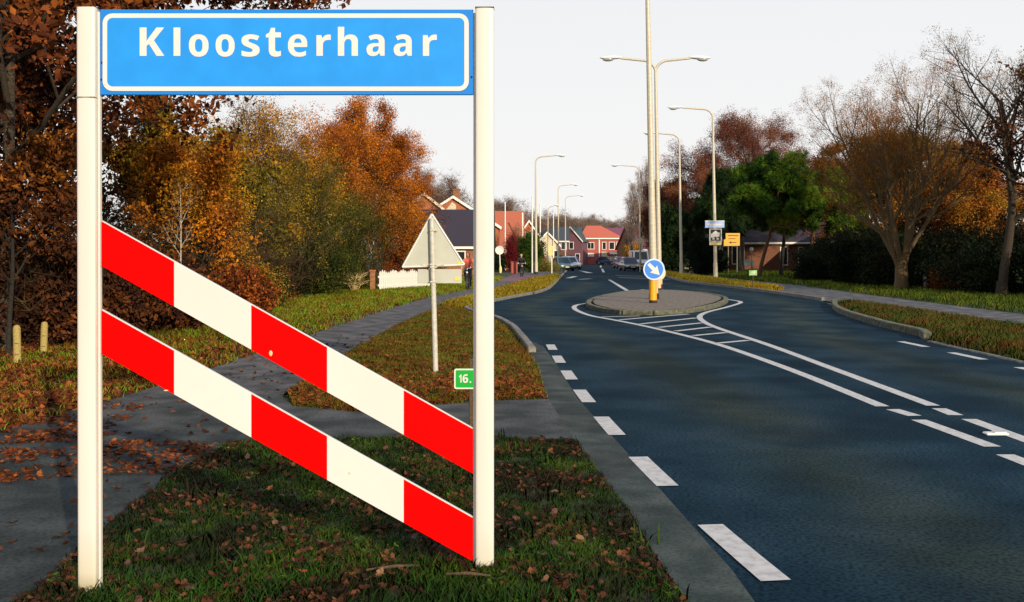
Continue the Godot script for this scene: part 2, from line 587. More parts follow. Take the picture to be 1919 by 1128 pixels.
func make_ground() -> void:
	fn.seed = 3
	fn.frequency = 1.0
	var g := MB.new()
	g.quad(Vector3(-500, -0.03, 60), Vector3(500, -0.03, 60), Vector3(500, -0.03, -700), Vector3(-500, -0.03, -700), Vector3.UP)
	tag(obj("ground", g, M.field), "flat dull green land reaching away under everything", "ground", "", "structure")
	var road := V([0.82, -6, 0.82, 4.57, 0.77, 5.3, 0.74, 6.2, 0.66, 7.05, 0.58, 8.2, 0.54, 8.6, 0.40, 11.0, 0.38, 14.1, 0.30, 16.4, 0.03, 21.9, -0.3, 24.7, -1.0, 27.6, -1.3, 29.6, -1.15, 32, -0.5, 35.2, 0.2, 38.5, 0.95, 41.7, 1.8, 47.7, 2.6, 58, 3.7, 74, 6.2, 110, 7.3, 128, 13, 195, 20, 260, 32, 260, 24, 197, 17.6, 128, 12.8, 84.6, 10.65, 63, 10.6, 56, 11.0, 50, 11.15, 43, 11.05, 35, 10.3, 31.8, 9.1, 27.4, 8.38, 22.8, 8.1, 19.5, 7.75, 18.5, 7.57, 14.6, 7.6, -6])
	plots.road = road
	# dusty bands between the wheel tracks, as traffic leaves them
	var lane_a := spline(V([2.45, -6, 2.45, 6, 2.3, 11, 2.05, 16, 1.5, 21, 0.75, 26, 0.45, 30, 0.9, 35, 2.2, 42, 4.0, 54, 6, 80, 9, 128]), 0.7)
	var lane_b := spline(V([6.0, -6, 6.0, 12, 6.1, 18, 6.9, 24, 8.3, 29, 9.3, 34, 9.6, 42, 9.0, 54, 9.6, 80]), 0.7)
	var dust := func(q: Vector2) -> Color:
		var f := 0.0
		for ln in [lane_a, lane_b]:
			var e := 1e9
			for p in ln:
				e = minf(e, p.distance_squared_to(q))
			f = maxf(f, exp(-e / 0.3) * (0.6 + 0.4 * bump(q, 0.004)))
		var k := 1.0 + 0.12 * bump(q, 0.006) + 0.3 * fn.get_noise_2d((q.x - 0.004 * q.y * q.y) * 2.2, q.y * 0.16)
		return Color(k * 0.25, k * 0.25, k * 0.25).lerp(Color(0.85, 0.38, 0.15) if q.y < 20.0 else Color(1.0, 0.5, 0.24), clampf(f, 0, 1) * 0.9)
	var near_road := Geometry2D.intersect_polygons(road, V([-20, -6, 40, -6, 40, 60, -20, 60]))[0]
	var far_road := Geometry2D.intersect_polygons(road, V([-20, 60, 60, 60, 60, 270, -20, 270]))[0]
	var rb := sheet(near_road, 0.4, 0.0, dust)
	var rf := sheet(far_road, 6.0, 0.0, func(_q): return Color(0.27, 0.26, 0.24))
	var rd := obj("road", rb, M.asphalt)
	tag(rd, "worn blue grey asphalt road bending round the traffic island", "road", "", "structure")
	obj("far_carriageway", rf, M.asphalt, rd)
	var grimy := func(q: Vector2) -> Color:
		var k := clampf(0.78 + 0.35 * bump(q, 0.012) + 0.25 * bump(q, 0.04), 0.3, 1.0)
		return Color(k, k, k * 0.97)
	var es := V([0.81, -6, 0.81, 4.57, 0.765, 5.3, 0.735, 6.2, 0.655, 7.05, 0.575, 8.2, 0.535, 8.6, 0.395, 11.0, 0.375, 14.1, 0.29, 16.4, 0.12, 19.6, 0.55, 17.6, 0.66, 14.5, 0.74, 11, 0.9, 8.6, 1.0, 7, 1.12, 5, 1.15, -6])
	tag(obj("edge_strip", sheet(es, 0.15, 0.004, grimy), M.strip), "pale grey strip of old concrete between verge and edge line", "edge strip", "", "structure")
	var path_shade := func(q: Vector2) -> Color:  # shade on the near path, put into its vertex colour
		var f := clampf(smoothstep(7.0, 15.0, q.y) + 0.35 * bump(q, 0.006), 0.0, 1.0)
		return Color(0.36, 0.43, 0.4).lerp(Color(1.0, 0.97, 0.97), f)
	var way := V([0.545, 8.58, -0.14, 8.64, -1.2, 8.66, -2.45, 8.5, -2.7, 8.9, -2.7, 11.6, -2.55, 11.0, -2.3, 10.5, -1.5, 10.1, -0.8, 10.6, -0.2, 10.9, 0.405, 11.03])
	tag(obj("side_path", sheet(way, 0.4, 0.006, path_shade), M.path), "short asphalt link between cycle path and road", "path", "", "structure")
	# the near stretch is coloured darker to stand for shade
	var cyc := V([-4.6, -6, -4.6, 6, -4.75, 8, -4.4, 11.2, -4.23, 14.8, -4.07, 20.4, -3.7, 30, -3.2, 38, -2.03, 47, -1.0, 61.7, 0, 84.6, 1.5, 110, 4.4, 110, 3.65, 82, 0.7, 60, -0.7, 46, -1.7, 36, -2.3, 31, -2.65, 22.8, -2.7, 15.6, -2.64, 11.5, -2.42, 8.46, -2.48, 7.4, -2.4, 5.86, -2.28, 4.85, -2.3, 3.5, -2.35, -6])
	tag(obj("cycle_path", sheet(cyc, 0.8, 0.01, path_shade), M.path), "grey cycle path running beside the autumn trees", "path", "", "structure")
	tag(obj("red_path", sheet(V([-0.9, 63, 0.95, 62, 3.1, 79, 0.1, 83]), 3.0, 0.015), M.red_path), "purplish red stretch of the cycle path by the verge tip", "path", "", "structure")
	var rp := V([12.6, -6, 11.1, 5, 11.1, 12, 11.2, 21.6, 11.45, 28, 11.55, 32.5, 11.05, 33.6, 11.08, 35, 11.18, 43, 11.2, 44, 12.9, 46.5, 13.1, 50, 13.3, 63, 13.6, 74, 14.5, 92, 19, 130, 23, 130, 17.5, 95, 15.6, 74, 15.5, 54, 14.3, 35.7, 13.9, 26.9, 13.6, 20, 13.6, -6])
	tag(obj("foot_path", sheet(rp, 2.0, 0.02), M.path), "narrow grey path along the wooded right side", "path", "", "structure")
	# verges
	plots.near = V([0.80, -4, 0.80, 3.0, 0.79, 4.57, 0.75, 5.29, 0.73, 6.17, 0.65, 7.05, 0.57, 8.2, 0.53, 8.56, -0.14, 8.64, -1.2, 8.66, -2.0, 8.6, -2.40, 8.4, -2.48, 7.4, -2.4, 5.86, -2.28, 4.85, -2.3, 3.5, -2.35, -4])
	plots.mid = V([0.37, 11.07, 0.35, 14.1, 0.25, 16.4, -0.04, 21.9, -0.4, 24.7, -1.4, 29.6, -2.3, 31, -2.65, 22.8, -2.7, 15.6, -2.62, 11.6, -2.3, 10.5, -1.5, 10.1, -0.8, 10.6, -0.2, 10.95])
	plots.tip = V([-1.4, 29.7, -0.65, 35.2, 0.8, 41.7, 1.65, 47.7, 2.45, 58, 3.5, 73, 3.6, 81, 0.75, 60, -0.65, 46, -1.65, 36, -2.28, 31])
	plots.left = V([-4.75, -4, -4.6, 6, -4.75, 8, -4.4, 11.2, -4.23, 14.8, -4.07, 20.4, -3.7, 30, -3.2, 38, -2.03, 47, -1.0, 61.7, 0, 84.6, 1.5, 110, -8, 110, -16, 60, -16, -4])
	plots.right_front = V([7.75, -4, 7.7, 14, 7.88, 18.5, 8.25, 19.5, 8.55, 22.8, 9.25, 27.3, 10.4, 31.6, 11.0, 33.3, 11.5, 32.3, 11.42, 28, 11.15, 21.6, 11.05, 12, 11.05, 5, 12.5, -4])
	plots.right_strip = V([11.35, 44.3, 11.2, 50, 10.75, 56, 10.8, 63, 12.75, 84, 14.4, 93, 13.55, 74, 13.25, 63, 13.05, 50, 12.85, 46.8])
	plots.lawn = V([13.65, -4, 13.65, 20, 13.95, 26.9, 14.35, 35.7, 15.55, 54, 15.65, 74, 17.6, 95, 22, 120, 60, 120, 60, -4])
	var leafy := func(q: Vector2) -> Color:
		var k := 0.85 + 0.5 * bump(q, 0.006)
		return Color(k, k, k)
	var near := sheet(plots.near, 0.2, near_height, leafy)
	tag(obj("grass_verge", near, M.soil), "dark mossy grass verge strewn with brown leaves under the town sign", "verge", "", "structure")
	tag(obj("grass_verge", sheet(plots.mid, 0.5, func(q): return verge_height(plots.mid, q, 0.05), leafy), M.soil), "leafy verge with the triangular sign between path and road", "verge", "", "structure")
	tag(obj("grass_verge", sheet(plots.tip, 0.8, func(q): return verge_height(plots.tip, q, 0.1), leafy), M.soil), "yellowed tapering verge tip between cycle path and kerb", "verge", "", "structure")
	tag(obj("grass_verge", sheet(plots.left, 1.2, func(q): return verge_height(plots.left, q, 0.06), leafy), M.soil), "leaf covered grass along the left wood edge", "verge", "", "structure")
	tag(obj("grass_verge", sheet(plots.right_front, 0.6, func(q): return verge_height(plots.right_front, q, 0.08), leafy), M.soil), "rounded grass verge behind the right hand kerb", "verge", "", "structure")
	tag(obj("grass_verge", sheet(plots.right_strip, 1.0, func(q): return verge_height(plots.right_strip, q, 0.08), leafy), M.soil), "yellow grass strip with street lamps right of the road", "verge", "", "structure")
	tag(obj("lawn", sheet(plots.lawn, 2.0, func(q): return verge_height(plots.lawn, q, 0.05), leafy), M.soil), "green lawn below the trees on the right", "lawn", "", "structure")
	# kerbs
	var k := Node3D.new()
	k.name = "kerb"
	add_child(k)
	tag(k, "pale kerb stones curving round the left road edge", "kerb", "", "structure")
	kerb_line(k, V([0.33, 16.4, 0.0, 21.9, -0.36, 24.7, -1.05, 27.6, -1.37, 29.6, -1.2, 32, -0.56, 35.2, 0.15, 38.5, 0.9, 41.7, 1.73, 47.7, 2.5, 58, 3.6, 74, 6.1, 110]), 0.14, 0.1, M.kerb)
	k = Node3D.new()
	k.name = "kerb_001"
	add_child(k)
	tag(k, "kerb stones along the right road edge and rounded verge", "kerb", "", "structure")
	kerb_line(k, V([7.68, 4, 7.65, 14.6, 7.82, 18.5]), 0.1, 0.025, M.kerb)
	kerb_line(k, V([7.95, 18.9, 8.2, 19.6, 8.47, 22.8, 9.18, 27.4, 10.0, 30.6, 10.4, 31.8, 10.85, 33.3]), 0.16, 0.15, M.kerb_mossy)  # darker stone colour paints in the shade on this kerb face
	kerb_line(k, V([11.1, 35.2, 11.22, 43, 11.1, 50, 10.68, 56, 10.75, 63, 12.7, 84, 17.6, 128]), 0.14, 0.13, M.kerb)
	# traffic island
	var isle := V([2.5, 32.4, 2.42, 30, 2.8, 27.5, 3.68, 26.8, 4.98, 27.9, 6.33, 30.8, 7.5, 34.6, 7.85, 37.5, 7.7, 41, 6.7, 43.6, 5.2, 42.6, 3.9, 39, 2.9, 35])
	var c2 := Curve2D.new()
	for i in isle.size() + 1:
		var q := isle[i % isle.size()]
		var tt := (isle[(i + 1) % isle.size()] - isle[(i + isle.size() - 1) % isle.size()]) / 6.0
		c2.add_point(q, -tt, tt)
	var ring := PackedVector2Array()
	for i in 60:
		ring.append(c2.sample_baked(c2.get_baked_length() * i / 60.0, true))
	var isl := Node3D.new()
	isl.name = "traffic_island"
	add_child(isl)
	tag(isl, "raised brick paved traffic island with worn mossy kerb", "traffic island", "", "structure")
	var inner: PackedVector2Array = Geometry2D.offset_polygon(ring, -0.16)[0]
	obj("paving", sheet(inner, 1.0, func(q): return 0.125 + 0.02 * smoothstep(0.0, 1.5, edge_dist(inner, q)) + 0.006 * bump(q, 0.02)), M.paving, isl)
	var closed := ring.duplicate()
	closed.append(ring[0])
	kerb_line(isl, closed, 0.16, 0.13, M.kerb_mossy, 0.9)
	plots.isle = inner

func make_markings() -> void:
	var set_: Node3D = Node3D.new()
	set_.name = "road_markings"
	add_child(set_)
	tag(set_, "white painted lines and dashes on the asphalt", "road marking", "", "structure")
	var put := func(b: MB, nm: String): obj(nm, b, M.paint, set_)
	# left edge dashes
	for e in [[2.85, 3.85], [4.85, 5.86], [6.85, 7.84], [8.8, 9.8], [10.77, 11.78], [12.76, 13.75], [14.75, 15.8], [16.8, 17.8]]:
		var m := []
		for t in 4:
			var d: float = lerpf(e[0], e[1], t / 3.0)
			m.append(Vector2(0.64 + 0.6 * exp(-(d - 5.3) / 5.0), d))
		put.call(strip_mesh(m, 0.155, 0.008), "edge_dash")
	for e in [[9.1, 10.1], [11.15, 12.15], [13.2, 14.2], [15.27, 16.37], [17.4, 18.5]]:
		put.call(strip_mesh([Vector2(7.3, e[0]), Vector2(7.28, e[1])], 0.15, 0.004), "edge_dash")
	# island outline
	var la := spline(V([2.55, 33.6, 2.1, 32.2, 1.92, 30.5, 1.94, 28.5, 2.14, 26.4, 2.52, 24.9, 2.97, 22.9, 3.36, 20.7, 3.74, 17.8, 3.92, 14.0, 3.94, 10.5]), 0.5)
	put.call(strip_mesh(la, 0.15, 0.004), "island_line")
	var ra := spline(V([7.95, 36.6, 8.05, 35.0, 7.75, 33.6, 6.67, 30.8, 5.57, 28.2, 4.98, 26.2, 4.68, 24.1, 4.58, 21.9, 4.62, 17.8, 4.56, 14.1, 4.5, 10.55]), 0.5)
	put.call(strip_mesh(ra, 0.15, 0.004), "island_line")
	for h in [[2.3, 25.9, 3.5, 26.35], [2.62, 24.7, 4.95, 27.2], [2.95, 23.2, 4.85, 25.5], [3.22, 22.1, 4.63, 23.6], [3.42, 21.0, 4.55, 22.2], [3.57, 19.8, 4.55, 20.6], [3.72, 18.1, 4.56, 18.7]]:
		put.call(strip_mesh([Vector2(h[0] + 0.06, h[1]), Vector2(h[2] - 0.09, h[3])], 0.15, 0.008), "hatch_line")
	for e in [[9.88, 10.3], [8.28, 9.64], [5.2, 7.95]]:
		put.call(strip_mesh([Vector2(4.03, e[0]), Vector2(3.97, e[1])], 0.15, 0.004), "centre_dash")
	for e in [[9.92, 10.36], [7.9, 9.68], [5.0, 7.5]]:
		put.call(strip_mesh([Vector2(4.46, e[0]), Vector2(4.48, e[1])], 0.15, 0.004), "centre_dash")
	# beyond the island
	put.call(strip_mesh([Vector2(5.3, 45.0), Vector2(6.6, 67)], 0.2, 0.004), "splitter_line")
	put.call(strip_mesh([Vector2(5.4, 45.2), Vector2(6.3, 47.2)], 0.15, 0.008), "splitter_line")
	put.call(strip_mesh([Vector2(9.1, 98), Vector2(11.4, 125)], 0.25, 0.004), "centre_dash")
	put.call(strip_mesh([Vector2(12.6, 140), Vector2(14.8, 165)], 0.25, 0.004), "centre_dash")
	put.call(strip_mesh([Vector2(10.4, 78), Vector2(8.6, 82)], 0.25, 0.004), "give_way_line")
	put.call(strip_mesh([Vector2(8.0, 74), Vector2(10.9, 68)], 0.2, 0.004), "give_way_line")
	for e in [[4.6, 68, 5.6, 70], [4.1, 72, 5.0, 78]]:
		put.call(strip_mesh([Vector2(e[0], e[1]), Vector2(e[2], e[3])], 0.4, 0.004), "bay_mark")
	var ar := MB.new()
	ar.flat(P(7.15, 94, 0.004), P(7.75, 94, 0.004), P(7.5, 112, 0.004), Vector3.UP)
	put.call(ar, "arrow_mark")

# ------------------------------------------------------------------ the town sign
func round_rect(w: float, h: float, r: float, seg := 5) -> PackedVector2Array:
	var o := PackedVector2Array()
	for k in 4:
		var cx := (w * 0.5 - r) * (1 if k in [0, 3] else -1)
		var cy := (h * 0.5 - r) * (1 if k in [0, 1] else -1)
		for i in seg + 1:
			var a := PI * 0.5 * (k + float(i) / seg)
			o.append(Vector2(cx + cos(a) * r, cy + sin(a) * r))
	return o

func ring_mesh(outer: PackedVector2Array, inner: PackedVector2Array, z0: float, z1: float) -> MB:
	var b := MB.new()
	var m := outer.size()
	for i in m:
		var j := (i + 1) % m
		var a := Vector3(outer[i].x, outer[i].y, z1)
		var c := Vector3(outer[j].x, outer[j].y, z1)
		var d := Vector3(inner[j].x, inner[j].y, z1)
		var e := Vector3(inner[i].x, inner[i].y, z1)
		b.quad(a, c, d, e, Vector3(0, 0, 1))
		var dn := Vector3(0, 0, z0 - z1)
		b.quad(a, c, c + dn, a + dn, Vector3(a.x, a.y, 0))
		b.quad(d, e, e + dn, d + dn, Vector3(-a.x, -a.y, 0))
	return b

func letter(ch: String, x0: float, x1: float, y0: float, y1: float, z: float, depth: float, mt: Material, parent: Node, bold := 700) -> void:
	var t := TextMesh.new()
	var f := SystemFont.new()
	f.font_names = PackedStringArray(["Droid Sans"])
	f.font_weight = bold
	t.font = f
	t.text = ch
	t.font_size = 64
	t.pixel_size = 0.01
	t.depth = 0.02
	t.curve_step = 1.0
	var bb := t.get_aabb()
	var s := Vector3((x1 - x0) / bb.size.x, (y1 - y0) / bb.size.y, depth / 0.02)
	var o := obj("letter", t, mt, parent)
	o.scale = s
	o.position = Vector3(x0 - bb.position.x * s.x, y0 - bb.position.y * s.y, z + depth * 0.5)

func make_portal() -> void:
	var t := thing("town_sign", "blue town name sign on two cream posts with red and white boards", "town sign", P(-1.0746, 4.7))
	# posts: rounded aluminium profile with a slot on the inner side
	for s in [-1.0, 1.0]:
		var prof := PackedVector2Array()
		var half := 0.0435
		for i in 9:
			var a := PI * i / 8.0
			prof.append(Vector2(cos(a) * half, -0.022 - pow(sin(a), 0.6) * 0.01))
		prof.append(Vector2(-half, 0.03))
		prof.append(Vector2(half, 0.03))
		var b := MB.new()
		var xf := Transform3D(Basis(Vector3(1, 0, 0), Vector3(0, 0, -1), Vector3(0, 1, 0)), Vector3.ZERO)
		var top := 2.78 if s < 0.0 else 2.775
		for zz in [[-0.25, 0.03], [0.03, 0.1], [0.1, 0.32], [0.32, top]]:
			b.prism(prof, zz[0], zz[1], xf, 0.0, true)
		# green film and splash dirt near the ground
		for i in b.v.size():
			var y := b.v[i].y
			b.c[i] = Color(0.6, 0.57, 0.4) if y < 0.04 else (Color(0.86, 0.85, 0.74) if y < 0.12 else Color(1, 1, 1))
		var po := obj("post", b, M.cream_paint, t)
		po.position = Vector3(-0.941 if s < 0 else 0.945, 0, 0)
		if s < 0.0:
			po.rotation.z = 0.0022
			po.position.x += 0.003
		# slot lip that takes panel and boards
		var l := MB.new()
		l.box(Vector3(-s * (half + 0.005), top * 0.5 - 0.125, -0.014), Vector3(0.012, top + 0.22, 0.026), 0.003)
		obj("slot_rail", l, M.cream_paint, po)
		if s < 0.0:
			var j := MB.new()
			j.box(Vector3(0.0, 2.352, 0.0), Vector3(half * 2 + 0.002, 0.007, 0.066), 0.002)
			obj("sleeve_joint", j, M.galv_dark, po)
		else:
			var cp := MB.new()
			cp.box(Vector3(0, top + 0.003, 0.003), Vector3(half * 2 + 0.004, 0.006, 0.064), 0.002)
			obj("post_cap", cp, M.galv_dark, po)
	# panel
	var pn := MB.new()
	pn.box(Vector3(0.0025, 2.5705, -0.004), Vector3(1.776, 0.4065, 0.016), 0.003)
	var panel := obj("sign_panel", pn, M.sign_blue_rim, t)
	var fl := MB.new()
	var inside := round_rect(1.70, 0.34, 0.03)
	fl.prism(inside, 0.0, 0.0015, Transform3D(Basis.IDENTITY, Vector3(-0.001, 2.5695, 0.0045)))
	obj("blue_field", fl, M.sign_blue, panel)
	var rg := ring_mesh(round_rect(1.74, 0.3685, 0.046), round_rect(1.698, 0.3265, 0.026), 0.0, 0.003)
	var ro := obj("white_border", rg, M.sign_white, panel)
	ro.position = Vector3(-0.001, 2.5695, 0.0045)
	for e in [["K", -0.695, -0.578, 2.552, 2.687], ["l", -0.534, -0.502, 2.552, 2.687], ["o", -0.461, -0.368, 2.548, 2.654], ["o", -0.334, -0.244, 2.548, 2.654], ["s", -0.211, -0.125, 2.548, 2.654], ["t", -0.095, -0.024, 2.548, 2.685], ["e", 0.010, 0.101, 2.548, 2.654], ["r", 0.145, 0.213, 2.552, 2.653], ["h", 0.247, 0.342, 2.552, 2.690], ["a", 0.383, 0.469, 2.551, 2.654], ["a", 0.512, 0.598, 2.551, 2.654], ["r", 0.651, 0.717, 2.552, 2.653]]:
		letter(e[0], e[1], e[2], e[3], e[4], 0.0058, 0.002, M.sign_white, panel)
	# the little bolts at the panel edge
	for q in [[-0.879, 2.44], [-0.876, 2.52], [0.882, 2.452], [-0.862, 2.415]]:
		var bo := MB.new()
		bo.ball(Vector3(q[0], q[1], 0.004), Vector3(0.005, 0.006, 0.004), 8, 5)
		obj("bolt", bo, M.dark_base, panel)
	# boards: five bands each, cut upright
	var xs := [-0.8816, -0.5360, -0.1677, 0.1931, 0.5589, 0.889]
	for e in [[1.7702, 0.2165], [1.346, 0.211]]:
		var bb := MB.new()
		var top_l: float = e[0]
		var hh: float = e[1]
		var at := func(x: float) -> float: return top_l - 0.5595 * (x - xs[0])
		var outline := PackedVector2Array([Vector2(xs[0], at.call(xs[0]) - hh), Vector2(xs[5], at.call(xs[5]) - hh), Vector2(xs[5], at.call(xs[5])), Vector2(xs[0], at.call(xs[0]))])
		bb.prism(outline, -0.03, -0.008, Transform3D.IDENTITY, 0.002)
		var board := obj("barrier_board", bb, M.plate_edge, t)
		for i in 5:
			var g := 0.0006
			var x0: float = xs[i] + g
			var x1: float = xs[i + 1] - g
			var f := MB.new()
			f.prism(PackedVector2Array([Vector2(x0, at.call(x0) - hh + 0.0005), Vector2(x1, at.call(x1) - hh + 0.0005), Vector2(x1, at.call(x1) - 0.004), Vector2(x0, at.call(x0) - 0.004)]), -0.008, -0.0045)
			obj("red_band" if i % 2 == 0 else "white_band", f, M.sign_red if i % 2 == 0 else M.sign_white, board)
		# dirt specks and scuffs
		var sp := [[-0.075, 1.137, 0.009, 0.014]] if top_l > 1.5 else [[-0.575, 0.96, 0.012, 0.004], [0.30, 0.566, 0.006, 0.006]]
		for q in sp:
			var d := MB.new()
			d.ball(Vector3(q[0], q[1], -0.0045), Vector3(q[2], q[3], 0.002), 8, 5)
			obj("splash_mark", d, M.disc_back, board)

# ------------------------------------------------------------------ road signs
func disc(r: float, z0: float, z1: float, at := Vector3.ZERO, sides := 28, bv := 0.0) -> MB:
	var p := PackedVector2Array()
	for i in sides:
		p.append(Vector2(cos(TAU * i / sides), sin(TAU * i / sides)) * r)
	var b := MB.new()
	b.prism(p, z0, z1, Transform3D(Basis.IDENTITY, at), bv)
	return b

func make_signs() -> void:
	# triangle seen from behind with a plate under it
	var t := thing("road_sign", "back of a grey triangular road sign with small plate below", "road sign", P(-1.03, 13.1), 0.05)
	var b := MB.new()
	b.tube(PackedVector3Array([Vector3(0.025, -0.2, 0.02), Vector3(-0.01, 1.1, 0.02), Vector3(-0.035, 2.1, 0.02)]), PackedFloat32Array([0.036, 0.035, 0.034]), 14)
	obj("pole", b, M.galvanised, t)
	b = MB.new()
	b.prism(PackedVector2Array([Vector2(-0.415, 1.44), Vector2(0.385, 1.47), Vector2(0.40, 1.50), Vector2(-0.02, 2.165), Vector2(-0.05, 2.165), Vector2(-0.43, 1.475)]), -0.055, -0.035, Transform3D.IDENTITY, 0.003)
	var tr := obj("triangle_plate", b, M.sign_back, t)
	b = MB.new()
	var tri_o := [Vector3(-0.425, 1.455, -0.03), Vector3(0.395, 1.485, -0.03), Vector3(-0.035, 2.16, -0.03)]
	for i in 3:
		b.rod(tri_o[i], tri_o[(i + 1) % 3], 0.009, 0.009, 6)
	obj("folded_rim", b, M.lamp_head, tr)
	b = MB.new()
	b.box(Vector3(0.07, 1.333, -0.045), Vector3(0.585, 0.19, 0.018), 0.003)
	var pl := obj("lower_plate", b, M.sign_back, t)
	for q in [[Vector3(0.34, 1.505, -0.033), tr], [Vector3(0.30, 1.30, -0.034), pl]]:
		b = MB.new()
		b.box(q[0], Vector3(0.065, 0.045, 0.004), 0.001)
		obj("yellow_sticker", b, M.sticker, q[1])
	b = MB.new()
	for y in [1.48, 1.95]:
		b.box(Vector3(-0.02, y, -0.028), Vector3(0.3 if y < 1.6 else 0.12, 0.022, 0.016), 0.003)
	obj("bracket", b, M.galvanised, tr)
	for y in [1.26, 1.455, 1.49, 1.94]:
		b = MB.new()
		b.box(Vector3(-0.012, y, 0.018), Vector3(0.095, 0.024, 0.085), 0.006)
		obj("clamp", b, M.galvanised, t)
	# distance marker
	t = thing("kilometre_sign", "small green distance sign reading 16. on a wooden post", "distance sign", P(-0.362, 9.0), 0.0)
	b = MB.new()
	b.box(Vector3(-0.005, 0.28, -0.03), Vector3(0.052, 0.76, 0.045), 0.006)
	obj("post", b, M.brown_wood, t)
	b = MB.new()
	b.prism(round_rect(0.355, 0.19, 0.022), -0.006, 0.004, Transform3D(Basis.IDENTITY, Vector3(0.01, 0.482, 0)), 0.002)
	var pt := obj("sign_plate", b, M.sign_green, t)
	var rr := obj("white_border", ring_mesh(round_rect(0.35, 0.185, 0.02), round_rect(0.324, 0.159, 0.012), 0.0, 0.002), M.sign_white, pt)
	rr.position = Vector3(0.01, 0.482, 0.004)
	letter("1", -0.122, -0.098, 0.448, 0.522, 0.004, 0.002, M.sign_white, pt)
	letter("6", -0.088, -0.038, 0.446, 0.524, 0.004, 0.002, M.sign_white, pt)
	letter(".", -0.024, -0.010, 0.446, 0.461, 0.004, 0.002, M.sign_white, pt)
	# yellow pillar with the blue arrow disc
	t = thing("keep_right_sign", "round blue arrow sign on a fat yellow pillar on the island", "traffic sign", P(4.4, 30.8, 0.13), 0.0)
	b = MB.new()
	b.tube(PackedVector3Array([Vector3(0, 0.08, 0), Vector3(0, 0.86, 0)]), PackedFloat32Array([0.118, 0.112]), 20)
	obj("pillar", b, M.bollard_yellow, t)
	b = MB.new()
	b.tube(PackedVector3Array([Vector3(0, -0.05, 0), Vector3(0, 0.1, 0)]), PackedFloat32Array([0.13, 0.122]), 20)
	obj("foot", b, M.dark_base, t)
	var dc := Vector3(0.01, 1.06, 0.13)
	var ds := obj("disc", disc(0.335, -0.012, 0.0, dc, 36, 0.003), M.disc_rim, t)
	obj("blue_face", disc(0.288, 0.0, 0.003, dc, 36), M.disc_blue, ds)
	b = MB.new()
	var ar := PackedVector2Array()
	for q in V([-0.05, 0.24, 0.05, 0.24, 0.06, 0.0, 0.155, 0.02, 0.0, -0.25, -0.155, 0.02, -0.06, 0.0]):
		ar.append(q.rotated(deg_to_rad(45)) + Vector2(0.0, 0.0))
	b.prism(ar, 0.003, 0.006, Transform3D(Basis.IDENTITY, dc + Vector3(0.0, -0.0, 0)))
	obj("white_arrow", b, M.sign_white, ds)
	b = MB.new()
	b.box(Vector3(0, 1.0, 0.055), Vector3(0.06, 0.35, 0.13), 0.01)
	obj("bracket", b, M.galv_dark, t)
	# its twin at the far end of the island, seen from behind
	t = thing("keep_right_sign", "beige back of the second round sign behind the blue disc", "traffic sign", P(6.47, 43.0, 0.13), 0.2)
	b = MB.new()
	b.tube(PackedVector3Array([Vector3(-0.09, 0.06, 0), Vector3(-0.09, 0.5, 0)]), PackedFloat32Array([0.11, 0.1]), 16)
	obj("pillar", b, M.disc_back, t)
	b = MB.new()
	b.tube(PackedVector3Array([Vector3(-0.09, -0.05, 0), Vector3(-0.09, 0.08, 0)]), PackedFloat32Array([0.13, 0.12]), 16)
	obj("foot", b, M.dark_base, t)
	obj("disc", disc(0.33, -0.13, -0.118, Vector3(-0.05, 0.74, 0), 28, 0.003), M.disc_back, t)
	# round sign on the left, far, seen from behind
	t = thing("road_sign", "white round road sign beside the far cycle path", "road sign", P(-1.1, 90), 0.0)
	b = MB.new()
	b.rod(Vector3(0.05, -0.1, 0), Vector3(-0.03, 1.9, 0), 0.05)
	obj("pole", b, M.lamp_head, t)
	b = MB.new()
	b.ball(Vector3(0.05, 0.35, 0), Vector3(0.13, 0.4, 0.1))
	obj("pole_sleeve", b, M.pale_yellow, t)
	obj("disc", disc(0.4, 0.03, 0.05, Vector3(-0.03, 2.15, 0), 24, 0.004), M.trim_white, t)
	# white board and marker at the verge tip
	t = thing("marker_post", "slim white post at the tip of the left verge", "post", P(3.25, 80.5), 0.0)
	b = MB.new()
	b.box(Vector3(0, 0.75, 0), Vector3(0.07, 1.7, 0.05), 0.01)
	obj("post", b, M.lamp_head, t)
	t = thing("road_sign", "upright pale yellow sign board on a pole by parked cars", "road sign", P(4.4, 112), 0.0)
	b = MB.new()
	b.rod(Vector3(0, -0.1, -0.04), Vector3(0, 2.8, -0.04), 0.045)
	obj("pole", b, M.lamp_head, t)
	b = MB.new()
	b.box(Vector3(0, 2.2, 0.02), Vector3(0.55, 1.1, 0.03), 0.005)
	obj("sign_plate", b, M.pale_yellow, t)
	t = thing("road_sign", "round cream sign on a pole before the white van", "road sign", P(13.1, 101), 0.0)
	b = MB.new()
	b.rod(Vector3(0, -0.1, -0.05), Vector3(0, 3.3, -0.05), 0.06)
	obj("pole", b, M.lamp_paint, t)
	obj("disc", disc(0.33, 0.0, 0.02, Vector3(0, 3.2, 0.02), 24, 0.004), M.disc_back, t)
	# small pale green sign on the right strip
	t = thing("distance_sign", "tiny pale green sign on a thin post in the right verge", "distance sign", P(11.3, 46.3, 0.06), 0.0)
	b = MB.new()
	b.rod(Vector3(0, -0.1, -0.02), Vector3(0, 0.75, -0.02), 0.02)
	obj("post", b, M.brown_wood, t)
	b = MB.new()
	b.box(Vector3(0, 0.76, 0.01), Vector3(0.37, 0.24, 0.012), 0.003)
	var pg := obj("sign_plate", b, M.pale_green_sign, t)
	b = MB.new()
	for q in [-0.06, 0.0, 0.07]:
		b.box(Vector3(q, 0.76, 0.018), Vector3(0.03, 0.12, 0.004))
	obj("white_figures", b, M.sign_white, pg)
	# signs clamped to the first right lamp post: they hang from it, so they are things of their own
	t = thing("town_plate", "small pale blue town plate high on the right lamp post", "town sign", P(12.98, 62.75), 0.0)
	b = MB.new()
